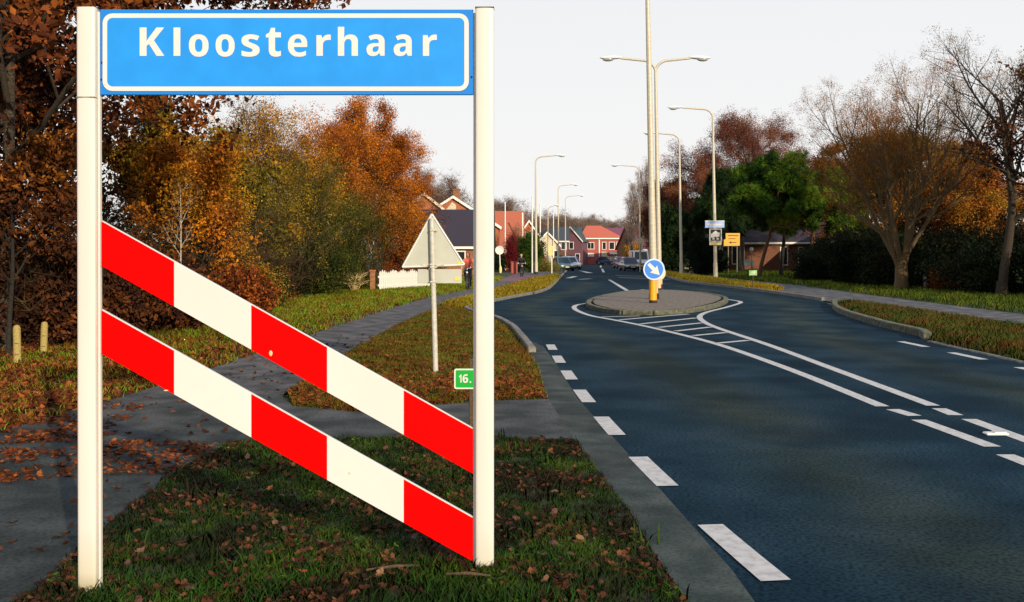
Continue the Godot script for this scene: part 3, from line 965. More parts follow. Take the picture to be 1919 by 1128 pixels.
	b.box(Vector3(-0.09, 3.62, 0), Vector3(1.22, 0.43, 0.03), 0.004)
	var tp := obj("sign_plate", b, M.pale_blue_sign, t)
	b = MB.new()
	b.box(Vector3(-0.09, 3.62, 0.018), Vector3(0.9, 0.1, 0.004))
	obj("white_lettering", b, M.sign_white, tp)
	b = MB.new()
	b.box(Vector3(-0.09, 3.84, 0), Vector3(1.24, 0.05, 0.06), 0.004)
	obj("top_rail", b, M.white, tp)
	t = thing("picture_sign", "square black and white picture sign with yellow strip on lamp post", "road sign", P(12.99, 62.72), 0.0)
	b = MB.new()
	b.box(Vector3(-0.06, 2.92, 0), Vector3(0.78, 0.86, 0.03), 0.004)
	var ps := obj("sign_plate", b, M.sign_white, t)
	b = MB.new()
	b.box(Vector3(-0.06, 2.94, 0.017), Vector3(0.66, 0.72, 0.004))
	obj("black_field", b, M.black, ps)
	b = MB.new()
	b.prism(V([-0.3, 0.05, 0.0, 0.28, 0.16, 0.15, 0.26, 0.16, 0.24, -0.1, 0.05, -0.16, -0.02, -0.08, -0.12, -0.2, -0.3, -0.16]), 0.0, 0.004, Transform3D(Basis.IDENTITY, Vector3(-0.06, 2.95, 0.02)))
	b.box(Vector3(-0.2, 2.7, 0.022), Vector3(0.15, 0.1, 0.004))
	b.box(Vector3(0.08, 2.7, 0.022), Vector3(0.15, 0.1, 0.004))
	obj("pictogram", b, M.sign_white, ps)
	b = MB.new()
	b.box(Vector3(-0.06, 2.42, 0), Vector3(0.78, 0.22, 0.03), 0.004)
	obj("yellow_strip", b, M.pale_yellow, ps)
	# orange diversion board on two legs
	t = thing("diversion_board", "orange diversion board with arrow on two legs on the lawn", "road sign", P(18.95, 85), 0.0)
	b = MB.new()
	b.prism(V([-0.72, -0.52, 0.65, -0.5, 0.66, 0.58, -0.56, 0.58, -0.56, 0.06, -0.72, 0.02]), 0.0, 0.04, Transform3D(Basis.IDENTITY, Vector3(0, 3.0, 0)), 0.004)
	var ob := obj("sign_board", b, M.orange, t)
	b = MB.new()
	b.box(Vector3(0.08, 3.37, 0.045), Vector3(0.9, 0.07, 0.006))
	b.box(Vector3(-0.02, 3.1, 0.045), Vector3(0.6, 0.06, 0.006))
	b.box(Vector3(0.12, 2.78, 0.045), Vector3(0.5, 0.06, 0.006))
	b.flat(Vector3(-0.3, 2.78, 0.046), Vector3(-0.08, 2.9, 0.046), Vector3(-0.08, 2.66, 0.046), Vector3(0, 0, 1))
	obj("black_arrow", b, M.black, ob)
	for x in [-0.33, 0.43]:
		b = MB.new()
		b.rod(Vector3(x, -0.1, -0.03), Vector3(x, 2.6, -0.03), 0.04)
		obj("leg", b, M.galv_dark, t)
	t = thing("notice_board", "low white notice board on the lawn before the brick house", "notice board", P(23.2, 97), 0.0)
	b = MB.new()
	b.box(Vector3(0, 0.95, 0), Vector3(1.1, 0.62, 0.05), 0.01)
	obj("board", b, M.white, t)
	for x in [-0.4, 0.4]:
		b = MB.new()
		b.box(Vector3(x, 0.3, -0.05), Vector3(0.07, 1.0, 0.06), 0.005)
		obj("leg", b, M.brown_wood, t)
	t = thing("round_lamp", "round white globe on a short post before the dark house", "garden lamp", P(23.0, 95), 0.0)
	b = MB.new()
	b.rod(Vector3(0.05, -0.1, 0), Vector3(0.05, 2.1, 0), 0.035)
	obj("post", b, M.galv_dark, t)
	b = MB.new()
	b.ball(Vector3(0.05, 2.25, 0), Vector3(0.2, 0.22, 0.2))
	obj("globe", b, M.white, t)

# ------------------------------------------------------------------ street lamps
func lamp_head(parent: Node, at: Vector3, s: float, k := 1.0) -> void:
	var b := MB.new()
	var bs := Basis(Vector3(0, 0, 1), -s * 0.03)
	b.ball(at + Vector3(s * 0.42 * k, 0.02, 0), Vector3(0.52 * k, 0.085, 0.15), 14, 8, bs)
	var h := obj("lamp_head", b, M.lamp_head, parent)
	b = MB.new()
	b.ball(at + Vector3(s * 0.55 * k, -0.055, 0), Vector3(0.26 * k, 0.1, 0.12), 12, 8, bs)
	obj("lamp_glass", b, M.lamp_lens, h)

func street_lamp(label: String, x: float, d: float, h: float, arms: Array, lean: float, r := 0.1, base := 0.0, group := "street lamps along the road", heads := true) -> void:
	var t := thing("street_lamp", label, "street lamp", P(x, d, base), 0.0, group)
	var tx := -lean * h
	var b := MB.new()
	var bend := 0.55
	var hp := h - bend if arms.size() else h
	b.tube(PackedVector3Array([Vector3(0, -0.2, 0), Vector3(tx * 0.1, h * 0.1, 0), Vector3(tx * 0.105, h * 0.105, 0), Vector3(tx * hp / h, hp, 0)]), PackedFloat32Array([r * 1.25, r * 1.2, r, r * 0.55]), 12)
	obj("pole", b, M.lamp_paint, t)
	b = MB.new()
	b.rod(Vector3(0, -0.05, 0), Vector3(0, 0.22, 0), r * 1.5, r * 1.35, 12)
	obj("base_collar", b, M.dark_base, t)
	for a in arms:
		var s: float = a[0]
		var ln: float = a[1]
		b = MB.new()
		var pts := PackedVector3Array()
		var rad := PackedFloat32Array()
		for i in 9:
			var q := PI * 0.5 * i / 8.0
			pts.append(Vector3(tx * hp / h + s * bend * 1.15 * (1.0 - cos(q)), hp - 0.02 + bend * sin(q), 0))
			rad.append(r * 0.5)
		pts.append(Vector3(tx + s * ln, h + 0.07, 0))
		rad.append(r * 0.4)
		b.tube(pts, rad, 8)
		var am := obj("arm", b, M.lamp_paint, t)
		if heads: lamp_head(am, Vector3(tx + s * ln, h + 0.08, 0), s, a[2] if a.size() > 2 else 1.0)

func make_lamps() -> void:
	street_lamp("tallest street lamp rising out of frame behind the yellow pillar", 4.83, 33.6, 12.4, [[-1.0, 1.4], [1.0, 1.4]], 0.021, 0.125, 0.12)
	street_lamp("double armed street lamp at the far end of the island", 6.72, 45.0, 10.45, [[-1.0, 1.6], [1.0, 1.6]], 0.018, 0.12, 0.1)
	street_lamp("right hand street lamp carrying the blue plate and picture sign", 13.0, 63.0, 10.95, [[-1.0, 1.95]], 0.018, 0.115, 0.05)
	street_lamp("second right hand street lamp, just left of the signed one", 12.7, 74.0, 10.7, [[-1.0, 1.75]], 0.016, 0.115, 0.05)
	street_lamp("right street lamp far off with its head over the road", 13.4, 103.0, 11.0, [[-1.0, 2.0]], 0.012, 0.1)
	street_lamp("thin right street lamp half hidden by the copper beech", 17.6, 115.0, 10.8, [[1.0, 1.6]], 0.006, 0.09)
	street_lamp("nearest left street lamp on the red path, arm over the road", 2.14, 87.0, 10.4, [[1.0, 1.75]], 0.006, 0.12)
	street_lamp("second left street lamp behind the parked blue car", 5.95, 126.0, 10.65, [[1.0, 1.7]], 0.006, 0.1)
	street_lamp("third left street lamp in the village street", 8.0, 148.0, 10.6, [[1.0, 1.9]], 0.0, 0.1)
	street_lamp("farthest left street lamp with a small pale head", 4.3, 118.0, 7.6, [[1.0, 0.8, 0.6]], 0.0, 0.1)
	for e in [["thin white flagpole left of the first left lamp", 1.95, 95.0, 7.2], ["white flagpole among the left gardens", 3.0, 105.0, 7.0], ["far white flagpole before the dark slate roof", 6.3, 150.0, 8.2], ["white flagpole in front of the orange wall", -0.75, 108.0, 7.4]]:
		var t := thing("flagpole", e[0], "flagpole", P(e[1], e[2]), 0.0)
		var b := MB.new()
		b.rod(Vector3(0, -0.2, 0), Vector3(0, e[3], 0), 0.085, 0.06, 10)
		obj("pole", b, M.lamp_head, t)
		b = MB.new()
		b.ball(Vector3(0, e[3] + 0.06, 0), Vector3(0.1, 0.08, 0.1))
		obj("finial", b, M.lamp_head, t)

# ------------------------------------------------------------------ cars: a lofted body with a glazed cabin; the front looks to +z
func car(label: String, category: String, paint: Array, at: Vector3, turn: float, w: float, len_: float, h: float, van := false, called := "parked_car") -> Node3D:
	var t := thing(called, label, category, at, turn, "vehicles along the village street")
	var pm := StandardMaterial3D.new()
	pm.resource_name = "car_paint"
	pm.albedo_color = lin(paint[0], paint[1], paint[2])
	pm.roughness = 0.35
	pm.metallic = 0.25
	pm.clearcoat_enabled = true
	pm.clearcoat = 0.8
	pm.clearcoat_roughness = 0.1
	var hw := w * 0.5
	var L := len_ * 0.5
	var belt := h * (0.56 if not van else 0.5)
	# stations: z, half width, bottom, top
	var st := [[-L, hw * 0.8, 0.38, belt * 0.8], [-L + 0.12, hw * 0.95, 0.24, belt * 0.97], [-L + 0.7, hw, 0.2, belt], [0.0, hw, 0.2, belt], [L - 1.0, hw, 0.2, belt * 0.95], [L - 0.3, hw * 0.95, 0.22, belt * 0.82], [L - 0.06, hw * 0.86, 0.26, belt * 0.68], [L, hw * 0.76, 0.34, belt * 0.56]]
	if van:
		st = [[-L, hw * 0.95, 0.3, belt], [-L + 0.1, hw, 0.22, belt], [0.0, hw, 0.2, belt], [L - 0.7, hw, 0.2, belt], [L - 0.15, hw * 0.96, 0.22, belt * 0.9], [L, hw * 0.85, 0.3, belt * 0.7]]
	var b := MB.new()
	var rings := []
	for s in st:
		var r := []
		for q in [[-1, 0.18], [-1, 0.75], [-0.9, 1.0], [0.9, 1.0], [1, 0.75], [1, 0.18], [0.88, 0.0], [-0.88, 0.0]]:
			r.append(Vector3(q[0] * s[1], lerpf(s[2], s[3], q[1]), s[0]))
		rings.append(r)
	for i in rings.size() - 1:
		for j in 8:
			var k := (j + 1) % 8
			var mid: Vector3 = (rings[i][j] + rings[i + 1][k]) * 0.5
			b.quad(rings[i][j], rings[i][k], rings[i + 1][k], rings[i + 1][j], Vector3(mid.x, mid.y - 0.5, 0))
	for e in [0, rings.size() - 1]:
		for j in range(1, 7):
			b.flat(rings[e][0], rings[e][j], rings[e][j + 1], Vector3(0, 0, -1 if e == 0 else 1))
	var body := obj("body", b, pm, t)
	# cabin
	var zb0 := -L + 0.12
	var zb1 := L - (1.15 if not van else 0.5)
	var zt0 := -L + (0.75 if not van else 0.16)
	var zt1 := L - (2.05 if not van else 1.0)
	var wb := hw * 0.93
	var wt := hw * (0.72 if not van else 0.86)
	var y0 := belt * 0.97
	var lo := [Vector3(-wb, y0, zb0), Vector3(wb, y0, zb0), Vector3(wb, y0 * 0.97, zb1), Vector3(-wb, y0 * 0.97, zb1)]
	var hi := [Vector3(-wt, h, zt0), Vector3(wt, h, zt0), Vector3(wt, h, zt1), Vector3(-wt, h, zt1)]
	b = MB.new()
	var outs := [Vector3(0, 0.3, -1), Vector3(1, 0.2, 0), Vector3(0, 0.6, 1), Vector3(-1, 0.2, 0)]
	for i in 4:
		b.quad(lo[i], lo[(i + 1) % 4], hi[(i + 1) % 4], hi[i], outs[i])
	var up := Vector3(0, 0.045, 0)
	var c0: Vector3 = (hi[0] + hi[1] + hi[2] + hi[3]) * 0.25
	var rf := []
	for i in 4:
		rf.append(c0.lerp(hi[i], 0.86) + up)
	for i in 4:
		b.quad(hi[i], hi[(i + 1) % 4], rf[(i + 1) % 4], rf[i], outs[i] + Vector3.UP)
	b.quad(rf[0], rf[1], rf[2], rf[3], Vector3.UP)
	obj("cabin", b, pm, t)
	for i in 4:
		if van and i in [1, 3]:
			pass
		b = MB.new()
		var q := []
		for k in [[0.08, 0.12], [0.92, 0.12], [0.9, 0.88], [0.1, 0.88]]:
			var lower: Vector3 = lo[i].lerp(lo[(i + 1) % 4], k[0] if not (van and i == 1) else lerpf(0.68, 0.97, k[0]))
			var upper: Vector3 = hi[i].lerp(hi[(i + 1) % 4], k[0] if not (van and i == 1) else lerpf(0.68, 0.97, k[0]))
			if van and i == 3:
				lower = lo[i].lerp(lo[(i + 1) % 4], lerpf(0.03, 0.32, k[0]))
				upper = hi[i].lerp(hi[(i + 1) % 4], lerpf(0.03, 0.32, k[0]))
			q.append(lower.lerp(upper, k[1]) + outs[i].normalized() * 0.012)
		b.quad(q[0], q[1], q[2], q[3], outs[i])
		obj(["rear_window", "side_window", "windscreen", "side_window"][i], b, M.car_glass, t)
	for sx in [-1.0, 1.0]:
		for z in [-L + 0.75, L - 0.8]:
			var wh := Node3D.new()
			wh.name = "wheel"
			t.add_child(wh, true)
			wh.position = Vector3(sx * (hw - 0.1), 0.31, z)
			wh.rotation.y = PI * 0.5
			obj("tyre", disc(0.31, -0.105, 0.105, Vector3.ZERO, 20, 0.03), M.tyre, wh)
			obj("rim", disc(0.19, -0.112, 0.112, Vector3.ZERO, 16), M.rim, wh)
		b = MB.new()
		b.ball(Vector3(sx * hw * 0.62, belt * 0.66, L - 0.1), Vector3(0.2, 0.085, 0.12), 10, 6)
		obj("headlight", b, M.head_glass, t)
		b = MB.new()
		b.box(Vector3(sx * hw * 0.78, belt * 0.78, -L + 0.035), Vector3(0.16, 0.26, 0.1), 0.02)
		obj("tail_light", b, M.tail_red, t)
		b = MB.new()
		b.box(Vector3(sx * (hw + 0.06), belt + 0.08, zb1 - 0.35), Vector3(0.16, 0.11, 0.08), 0.02)
		obj("mirror", b, pm, t)
	b = MB.new()
	b.box(Vector3(0, 0.36, L - 0.01), Vector3(hw * 1.5, 0.14, 0.12), 0.03)
	b.box(Vector3(0, 0.36, -L + 0.02), Vector3(hw * 1.6, 0.14, 0.12), 0.03)
	obj("bumper", b, M.tyre, t)
	b = MB.new()
	b.box(Vector3(0, 0.44, L + 0.06), Vector3(0.5, 0.11, 0.012), 0.002)
	obj("number_plate", b, M.pale_yellow, t)
	b = MB.new()
	b.box(Vector3(0, 0.62, -L - 0.015), Vector3(0.5, 0.11, 0.02), 0.002)
	obj("number_plate", b, M.pale_yellow, t)
	b = MB.new()
	b.box(Vector3(0, belt * 0.6, L + 0.005), Vector3(hw * 0.9, 0.09, 0.03), 0.008)
	obj("grille", b, M.tyre, t)
	return t

func make_cars() -> void:
	car("teal blue car parked facing us at the left kerb", "car", [0.04, 0.14, 0.18], P(5.55, 108), 0.22, 1.75, 4.0, 1.5)
	car("white car parked just behind the teal blue one", "car", [0.6, 0.58, 0.55], P(6.95, 118), 0.2, 1.75, 4.2, 1.55)
	car("mauve car farthest back in the left row", "car", [0.3, 0.07, 0.16], P(8.1, 131), 0.15, 1.7, 4.1, 1.5)
	car("dark blue car turning before the red brick house", "car", [0.025, 0.05, 0.13], P(18.1, 187), 1.0, 1.75, 4.3, 1.5)
	car("black car parked at the right kerb by the island", "car", [0.01, 0.01, 0.014], P(12.85, 108), 0.06, 1.75, 4.3, 1.45)
	car("white van parked behind the black car on the right", "van", [0.66, 0.63, 0.56], P(15.15, 118), 0.02, 2.0, 5.0, 2.25, true, "parked_van")
	car("dark car parked in shade before the clipped hedge on the right", "car", [0.012, 0.014, 0.016], P(15.6, 96), 0.5, 1.75, 4.2, 1.45)
	car("purple car tucked in left of the black one", "car", [0.1, 0.03, 0.13], P(14.6, 132), 0.05, 1.7, 4.2, 1.5)

# ------------------------------------------------------------------ people: one field of joined tapered bones, meshed as surface nets
func flesh(bones: Array, cell: float, k := 0.03) -> MB:
	var lo := Vector3(1e9, 1e9, 1e9)
	var hi := -lo
	for e in bones:
		var r: float = maxf(e[2], e[3]) + 0.06
		lo = lo.min(e[0] - Vector3.ONE * r).min(e[1] - Vector3.ONE * r)
		hi = hi.max(e[0] + Vector3.ONE * r).max(e[1] + Vector3.ONE * r)
	var n := Vector3i(((hi - lo) / cell).ceil()) + Vector3i.ONE
	var S := PackedFloat32Array()
	S.resize(n.x * n.y * n.z)
	var best := PackedFloat32Array()
	best.resize(S.size())
	best.fill(1e9)
	var who := PackedByteArray()
	who.resize(S.size())
	for bi in bones.size():
		var e: Array = bones[bi]
		var a: Vector3 = e[0]
		var ab: Vector3 = e[1] - a
		var l2 := maxf(ab.length_squared(), 1e-9)
		var r: float = maxf(e[2], e[3]) + 0.08
		var i0 := Vector3i(((e[0].min(e[1]) - Vector3.ONE * r - lo) / cell).floor()).max(Vector3i.ZERO)
		var i1 := Vector3i(((e[0].max(e[1]) + Vector3.ONE * r - lo) / cell).ceil()).min(n - Vector3i.ONE)
		for z in range(i0.z, i1.z + 1):
			for y in range(i0.y, i1.y + 1):
				for x in range(i0.x, i1.x + 1):
					var p := lo + Vector3(x, y, z) * cell
					var t := clampf((p - a).dot(ab) / l2, 0.0, 1.0)
					var d: float = (p - a - ab * t).length() - lerpf(e[2], e[3], t)
					var q := (z * n.y + y) * n.x + x
					S[q] += exp(-d / k)
					if d < best[q]:
						best[q] = d
						who[q] = bi
	var f := func(x: int, y: int, z: int) -> float:
		var s: float = S[(z * n.y + y) * n.x + x]
		return 0.2 if s <= 1e-6 else -k * log(s)
	var b := MB.new()
	var at := {}
	for z in n.z - 1:
		for y in n.y - 1:
			for x in n.x - 1:
				var q := (z * n.y + y) * n.x + x
				if S[q] <= 1e-6 and best[q] > 0.2:
					continue
				var g := []
				var inside := 0
				for c in 8:
					var val: float = f.call(x + (c & 1), y + ((c >> 1) & 1), z + (c >> 2))
					g.append(val)
					if val < 0.0: inside += 1
				if inside == 0 or inside == 8:
					continue
				var sum := Vector3.ZERO
				var cnt := 0
				for e in [[0, 1], [2, 3], [4, 5], [6, 7], [0, 2], [1, 3], [4, 6], [5, 7], [0, 4], [1, 5], [2, 6], [3, 7]]:
					if (g[e[0]] < 0.0) != (g[e[1]] < 0.0):
						var t: float = g[e[0]] / (g[e[0]] - g[e[1]])
						var pa := Vector3(e[0] & 1, (e[0] >> 1) & 1, e[0] >> 2)
						var pb := Vector3(e[1] & 1, (e[1] >> 1) & 1, e[1] >> 2)
						sum += pa.lerp(pb, t)
						cnt += 1
				var nr := Vector3(g[1] + g[3] + g[5] + g[7] - g[0] - g[2] - g[4] - g[6], g[2] + g[3] + g[6] + g[7] - g[0] - g[1] - g[4] - g[5], g[4] + g[5] + g[6] + g[7] - g[0] - g[1] - g[2] - g[3]).normalized()
				at[Vector3i(x, y, z)] = b.v.size()
				b.v.append(lo + (Vector3(x, y, z) + sum / cnt) * cell)
				b.n.append(nr)
				b.c.append(bones[who[q]][4])
	for key in at:
		for ax in 3:
			var u := (ax + 1) % 3
			var w := (ax + 2) % 3
			var du := Vector3i.ZERO
			var dw := Vector3i.ZERO
			var da := Vector3i.ZERO
			du[u] = 1
			dw[w] = 1
			da[ax] = 1
			var v0: Vector3i = key
			if not (at.has(v0 - du) and at.has(v0 - dw) and at.has(v0 - du - dw)):
				continue
			var s0: float = f.call(v0.x, v0.y, v0.z)
			var s1: float = f.call(v0.x + da.x, v0.y + da.y, v0.z + da.z)
			if (s0 < 0.0) == (s1 < 0.0):
				continue
			var q := [at[v0], at[v0 - du], at[v0 - du - dw], at[v0 - dw]]
			for tr in [[0, 1, 2], [0, 2, 3]]:
				var i0: int = q[tr[0]]
				var i1: int = q[tr[1]]
				var i2: int = q[tr[2]]
				if (b.v[i2] - b.v[i0]).cross(b.v[i1] - b.v[i0]).dot(b.n[i0] + b.n[i1] + b.n[i2]) < 0.0:
					b.ix.append(i0); b.ix.append(i2); b.ix.append(i1)
				else:
					b.ix.append(i0); b.ix.append(i1); b.ix.append(i2)
	return b

func bicycle(label: String, at: Vector3, turn: float) -> void:
	# front wheel to +z
	var t := thing("bicycle", label, "bicycle", at, turn, "bicycles on the cycle path")
	for z in [0.55, -0.52]:
		var w := Node3D.new()
		w.name = "wheel"
		t.add_child(w, true)
		w.position = Vector3(0, 0.35, z)
		var b := MB.new()
		var pts := PackedVector3Array()
		var rad := PackedFloat32Array()
		for i in 25:
			pts.append(Vector3(0, cos(TAU * i / 24.0), sin(TAU * i / 24.0)) * 0.325)
			rad.append(0.024)
		b.tube(pts, rad, 6, false)
		obj("tyre", b, M.tyre, w)
		b = MB.new()
		for i in 12:
			b.rod(Vector3(0.012 if i % 2 else -0.012, 0, 0), Vector3(0, cos(TAU * i / 12.0), sin(TAU * i / 12.0)) * 0.31, 0.003, 0.003, 4)
		b.rod(Vector3(-0.05, 0, 0), Vector3(0.05, 0, 0), 0.02)
		obj("spokes", b, M.steel, w)
	var f := MB.new()
	var crank := Vector3(0, 0.3, -0.06)
	var seat := Vector3(0, 0.86, -0.28)
	var head := Vector3(0, 0.85, 0.36)
	f.rod(crank, seat, 0.018)
	f.rod(crank, head - Vector3(0, 0.12, -0.03), 0.02)
	f.rod(seat - Vector3(0, 0.25, -0.1), head, 0.018)
	f.rod(crank, Vector3(0, 0.35, -0.52), 0.014)
	f.rod(seat - Vector3(0, 0.1, -0.03), Vector3(0, 0.35, -0.52), 0.012)
	f.rod(head + Vector3(0, 0.12, -0.03), head - Vector3(0, 0.16, -0.04), 0.022)
	for s in [-0.05, 0.05]:
		f.rod(head - Vector3(-s, 0.16, -0.04), Vector3(s, 0.35, 0.55), 0.014)
	obj("frame", f, M.bike_black, t)
	f = MB.new()
	f.tube(PackedVector3Array([Vector3(-0.29, 1.02, 0.16), Vector3(-0.25, 1.05, 0.28), Vector3(0, 1.0, 0.34), Vector3(0.25, 1.05, 0.28), Vector3(0.29, 1.02, 0.16)]), PackedFloat32Array([0.016, 0.013, 0.013, 0.013, 0.016]), 8)
	f.rod(Vector3(0, 0.95, 0.345), Vector3(0, 1.01, 0.34), 0.015)
	obj("handlebar", f, M.steel, t)
	f = MB.new()
	f.ball(Vector3(0, 0.9, -0.3), Vector3(0.09, 0.035, 0.14))
	obj("saddle", f, M.bike_black, t)
	f = MB.new()
	f.ball(Vector3(0, 0.82, 0.47), Vector3(0.05, 0.05, 0.05))
	obj("headlight", f, M.head_glass, t)
	f = MB.new()
	f.rod(crank - Vector3(0.09, 0, 0), crank + Vector3(0.09, 0, 0), 0.02)
	f.rod(crank + Vector3(0.09, 0, 0), crank + Vector3(0.1, -0.13, 0.08), 0.01)
	f.rod(crank - Vector3(0.09, 0, 0), crank + Vector3(-0.1, 0.13, -0.08), 0.01)
	f.box(crank + Vector3(0.14, -0.14, 0.08), Vector3(0.09, 0.02, 0.07), 0.004)
	f.box(crank + Vector3(-0.14, 0.13, -0.08), Vector3(0.09, 0.02, 0.07), 0.004)
	obj("pedals", f, M.bike_black, t)

func rider(label: String, at: Vector3, turn: float, coat: Color, legs: Color, hair_red: bool) -> void:
	var t := thing("person", label, "person", at, turn)
	var skin := Color(0.55, 0.3, 0.21)
	var shoe := Color(0.015, 0.014, 0.014)
	var bones := []
	var hip := Vector3(0, 0.98, -0.28)
	var chest := Vector3(0, 1.34, -0.13)
	bones.append([hip + Vector3(-0.07, 0, 0), hip + Vector3(0.07, 0, 0), 0.125, 0.125, legs])
	bones.append([hip + Vector3(0, 0.1, 0.02), chest, 0.135, 0.155, coat])
	bones.append([chest + Vector3(-0.13, 0.06, 0), chest + Vector3(0.13, 0.06, 0), 0.085, 0.085, coat])
	bones.append([chest + Vector3(0, 0.1, 0.01), chest + Vector3(0, 0.2, 0.04), 0.055, 0.05, skin])
	var hd := chest + Vector3(0, 0.31, 0.07)
	bones.append([hd + Vector3(0, 0.04, -0.015), hd + Vector3(0, -0.05, 0.02), 0.092, 0.068, skin])
	bones.append([hd + Vector3(0, 0.0, 0.1), hd + Vector3(0, -0.025, 0.115), 0.012, 0.017, skin])
	for s in [-1.0, 1.0]:
		var sh := chest + Vector3(s * 0.19, 0.06, 0.0)
		var el := Vector3(s * 0.3, 1.16, 0.0)
		var wr := Vector3(s * 0.28, 1.065, 0.18)
		bones.append([sh, el, 0.062, 0.05, coat])
		bones.append([el, wr, 0.05, 0.038, coat])
		bones.append([wr, Vector3(s * 0.28, 1.05, 0.25), 0.035, 0.03, skin])
		for fi in 4:
			var o := Vector3(s * (0.255 + 0.016 * fi), 1.045, 0.27)
			bones.append([o, o + Vector3(0, -0.035, 0.02 - 0.004 * fi), 0.011, 0.009, skin])
		bones.append([Vector3(s * 0.25, 1.05, 0.22), Vector3(s * 0.235, 1.03, 0.26), 0.012, 0.01, skin])
		var kn: Vector3
		var an: Vector3
		if s > 0.0:
			kn = Vector3(0.13, 0.62, 0.1)
			an = Vector3(0.13, 0.24, -0.02)
		else:
			kn = Vector3(-0.13, 0.86, 0.15)
			an = Vector3(-0.13, 0.5, -0.18)
		bones.append([hip + Vector3(s * 0.085, -0.02, 0.02), kn, 0.095, 0.065, legs])
		bones.append([kn, an, 0.062, 0.042, legs])
		bones.append([an + Vector3(0, -0.02, -0.03), an + Vector3(0.01 * s, -0.06, 0.14), 0.04, 0.034, shoe])
	obj("body", flesh(bones, 0.022, 0.02), M.body_colours, t)
	var b := MB.new()
	b.ball(hd + Vector3(0, 0.055, -0.035), Vector3(0.102, 0.095, 0.105), 12, 8)
	if hair_red:
		b.ball(hd + Vector3(0, -0.06, -0.065), Vector3(0.095, 0.12, 0.06), 10, 7)
	obj("hair", b, M.hair if not hair_red else M.tail_red, t)
	b = MB.new()
	for s in [-1.0, 1.0]:
		b.ball(hd + Vector3(s * 0.034, 0.012, 0.077), Vector3(0.012, 0.008, 0.008), 6, 4)
	b.ball(hd + Vector3(0, -0.062, 0.082), Vector3(0.025, 0.006, 0.008), 6, 4)
	obj("eyes_and_mouth", b, M.dark_base, t)
	for s in [-1.0, 1.0]:
		b = MB.new()
		b.ball(hd + Vector3(s * 0.094, -0.005, -0.01), Vector3(0.012, 0.03, 0.02), 6, 5)
		obj("ear", b, M.disc_back, t)

func make_people() -> void:
	bicycle("black bicycle under the rider in the salmon jacket", P(-2.1, 47.0, 0.012), -0.05)
	rider("cyclist in salmon jacket and dark trousers, half behind the right post", P(-2.1, 47.0, 0.012), -0.05, Color(0.75, 0.16, 0.1), Color(0.02, 0.02, 0.03), true)
	bicycle("black bicycle under the rider in dark clothes", P(0.72, 76.0, 0.018), 0.1)
	rider("cyclist in dark clothes riding towards us on the red path", P(0.72, 76.0, 0.018), 0.1, Color(0.012, 0.014, 0.014), Color(0.012, 0.012, 0.016), false)

# ------------------------------------------------------------------ houses. Local frame: front wall on z = 0 looking to +z, depth towards -z
func wall_window(parent: Node, x: float, y: float, w: float, h: float, z := 0.0, frame := "trim_white") -> void:
	var b := MB.new()
	var f := 0.09
	b.box(Vector3(x, y + h * 0.5 - f * 0.5, z + 0.03), Vector3(w, f, 0.1))
	b.box(Vector3(x, y - h * 0.5 + f * 0.5, z + 0.03), Vector3(w, f, 0.1))
	b.box(Vector3(x - w * 0.5 + f * 0.5, y, z + 0.03), Vector3(f, h - f * 2, 0.096))
	b.box(Vector3(x + w * 0.5 - f * 0.5, y, z + 0.03), Vector3(f, h - f * 2, 0.096))
	if w > 1.1:
		b.box(Vector3(x, y, z + 0.03), Vector3(0.06, h - f * 2, 0.09))
	var o := obj("window", b, M[frame], parent)
	b = MB.new()
	b.box(Vector3(x, y, z + 0.015), Vector3(w - f, h - f, 0.03))
	obj("pane", b, M.pane, o)

func house(called: String, label: String, x: float, d: float, turn: float, w: float, dep: float, eave: float, ridge: float, gable_front: bool, wall: String, tile: String, wins: Array, chim = null, trim := "trim_white", over := 0.3) -> Node3D:
	var t := thing(called, label, "house", P(x, d), turn, "houses of the village")
	var hw := w * 0.5
	var b := MB.new()
	b.box(Vector3(0, eave * 0.5 - 0.1, -dep * 0.5), Vector3(w, eave + 0.2, dep))
	var rt := ridge - 0.12
	if gable_front:
		b.prism(V([-hw, eave, hw, eave, 0, rt]), -dep, 0.0)
	else:
		b.prism(V([0, eave, dep, eave, dep * 0.5, rt]), -hw, hw, Transform3D(Basis(Vector3(0, 0, -1), Vector3(0, 1, 0), Vector3(1, 0, 0)), Vector3.ZERO))
	var wl := obj("wall", b, M[wall], t)
	b = MB.new()
	var th := 0.16
	var half := hw if gable_front else dep * 0.5
	var sl := (ridge - eave) / half
	var e := half + over
	var prof := V([-e, eave - sl * over, 0, ridge, e, eave - sl * over, e, eave - sl * over + th, 0, ridge + th, -e, eave - sl * over + th])
	if gable_front:
		b.prism(prof, -dep - over, over)
	else:
		b.prism(prof, -hw - over, hw + over, Transform3D(Basis(Vector3(0, 0, -1), Vector3(0, 1, 0), Vector3(1, 0, 0)), Vector3(0, 0, -dep * 0.5)))
	var rf := obj("roof", b, M[tile], t)
	b = MB.new()
	if gable_front:
		for s in [-1.0, 1.0]:
			b.prism(V([s * e, eave - sl * over - 0.12, 0, ridge - 0.12, 0, ridge + th + 0.02, s * e, eave - sl * over + th + 0.02]), over, over + 0.06)
		obj("bargeboard", b, M[trim], rf)
	else:
		b.box(Vector3(0, eave - sl * over - 0.02, over + 0.07), Vector3(w + over * 2, 0.2, 0.14))
		obj("gutter", b, M[trim], rf)
	if chim != null:
		b = MB.new()
		b.box(Vector3(chim[0], ridge + chim[2] * 0.5 - 0.4, chim[1]), Vector3(0.75, chim[2] + 0.8, 0.6), 0.02)
		b.box(Vector3(chim[0], ridge + chim[2] + 0.04, chim[1]), Vector3(0.85, 0.12, 0.7), 0.02)
		obj("chimney", b, M.brick_brown, rf)
	for q in wins:
		wall_window(wl, q[0], q[1], q[2], q[3])
	return t

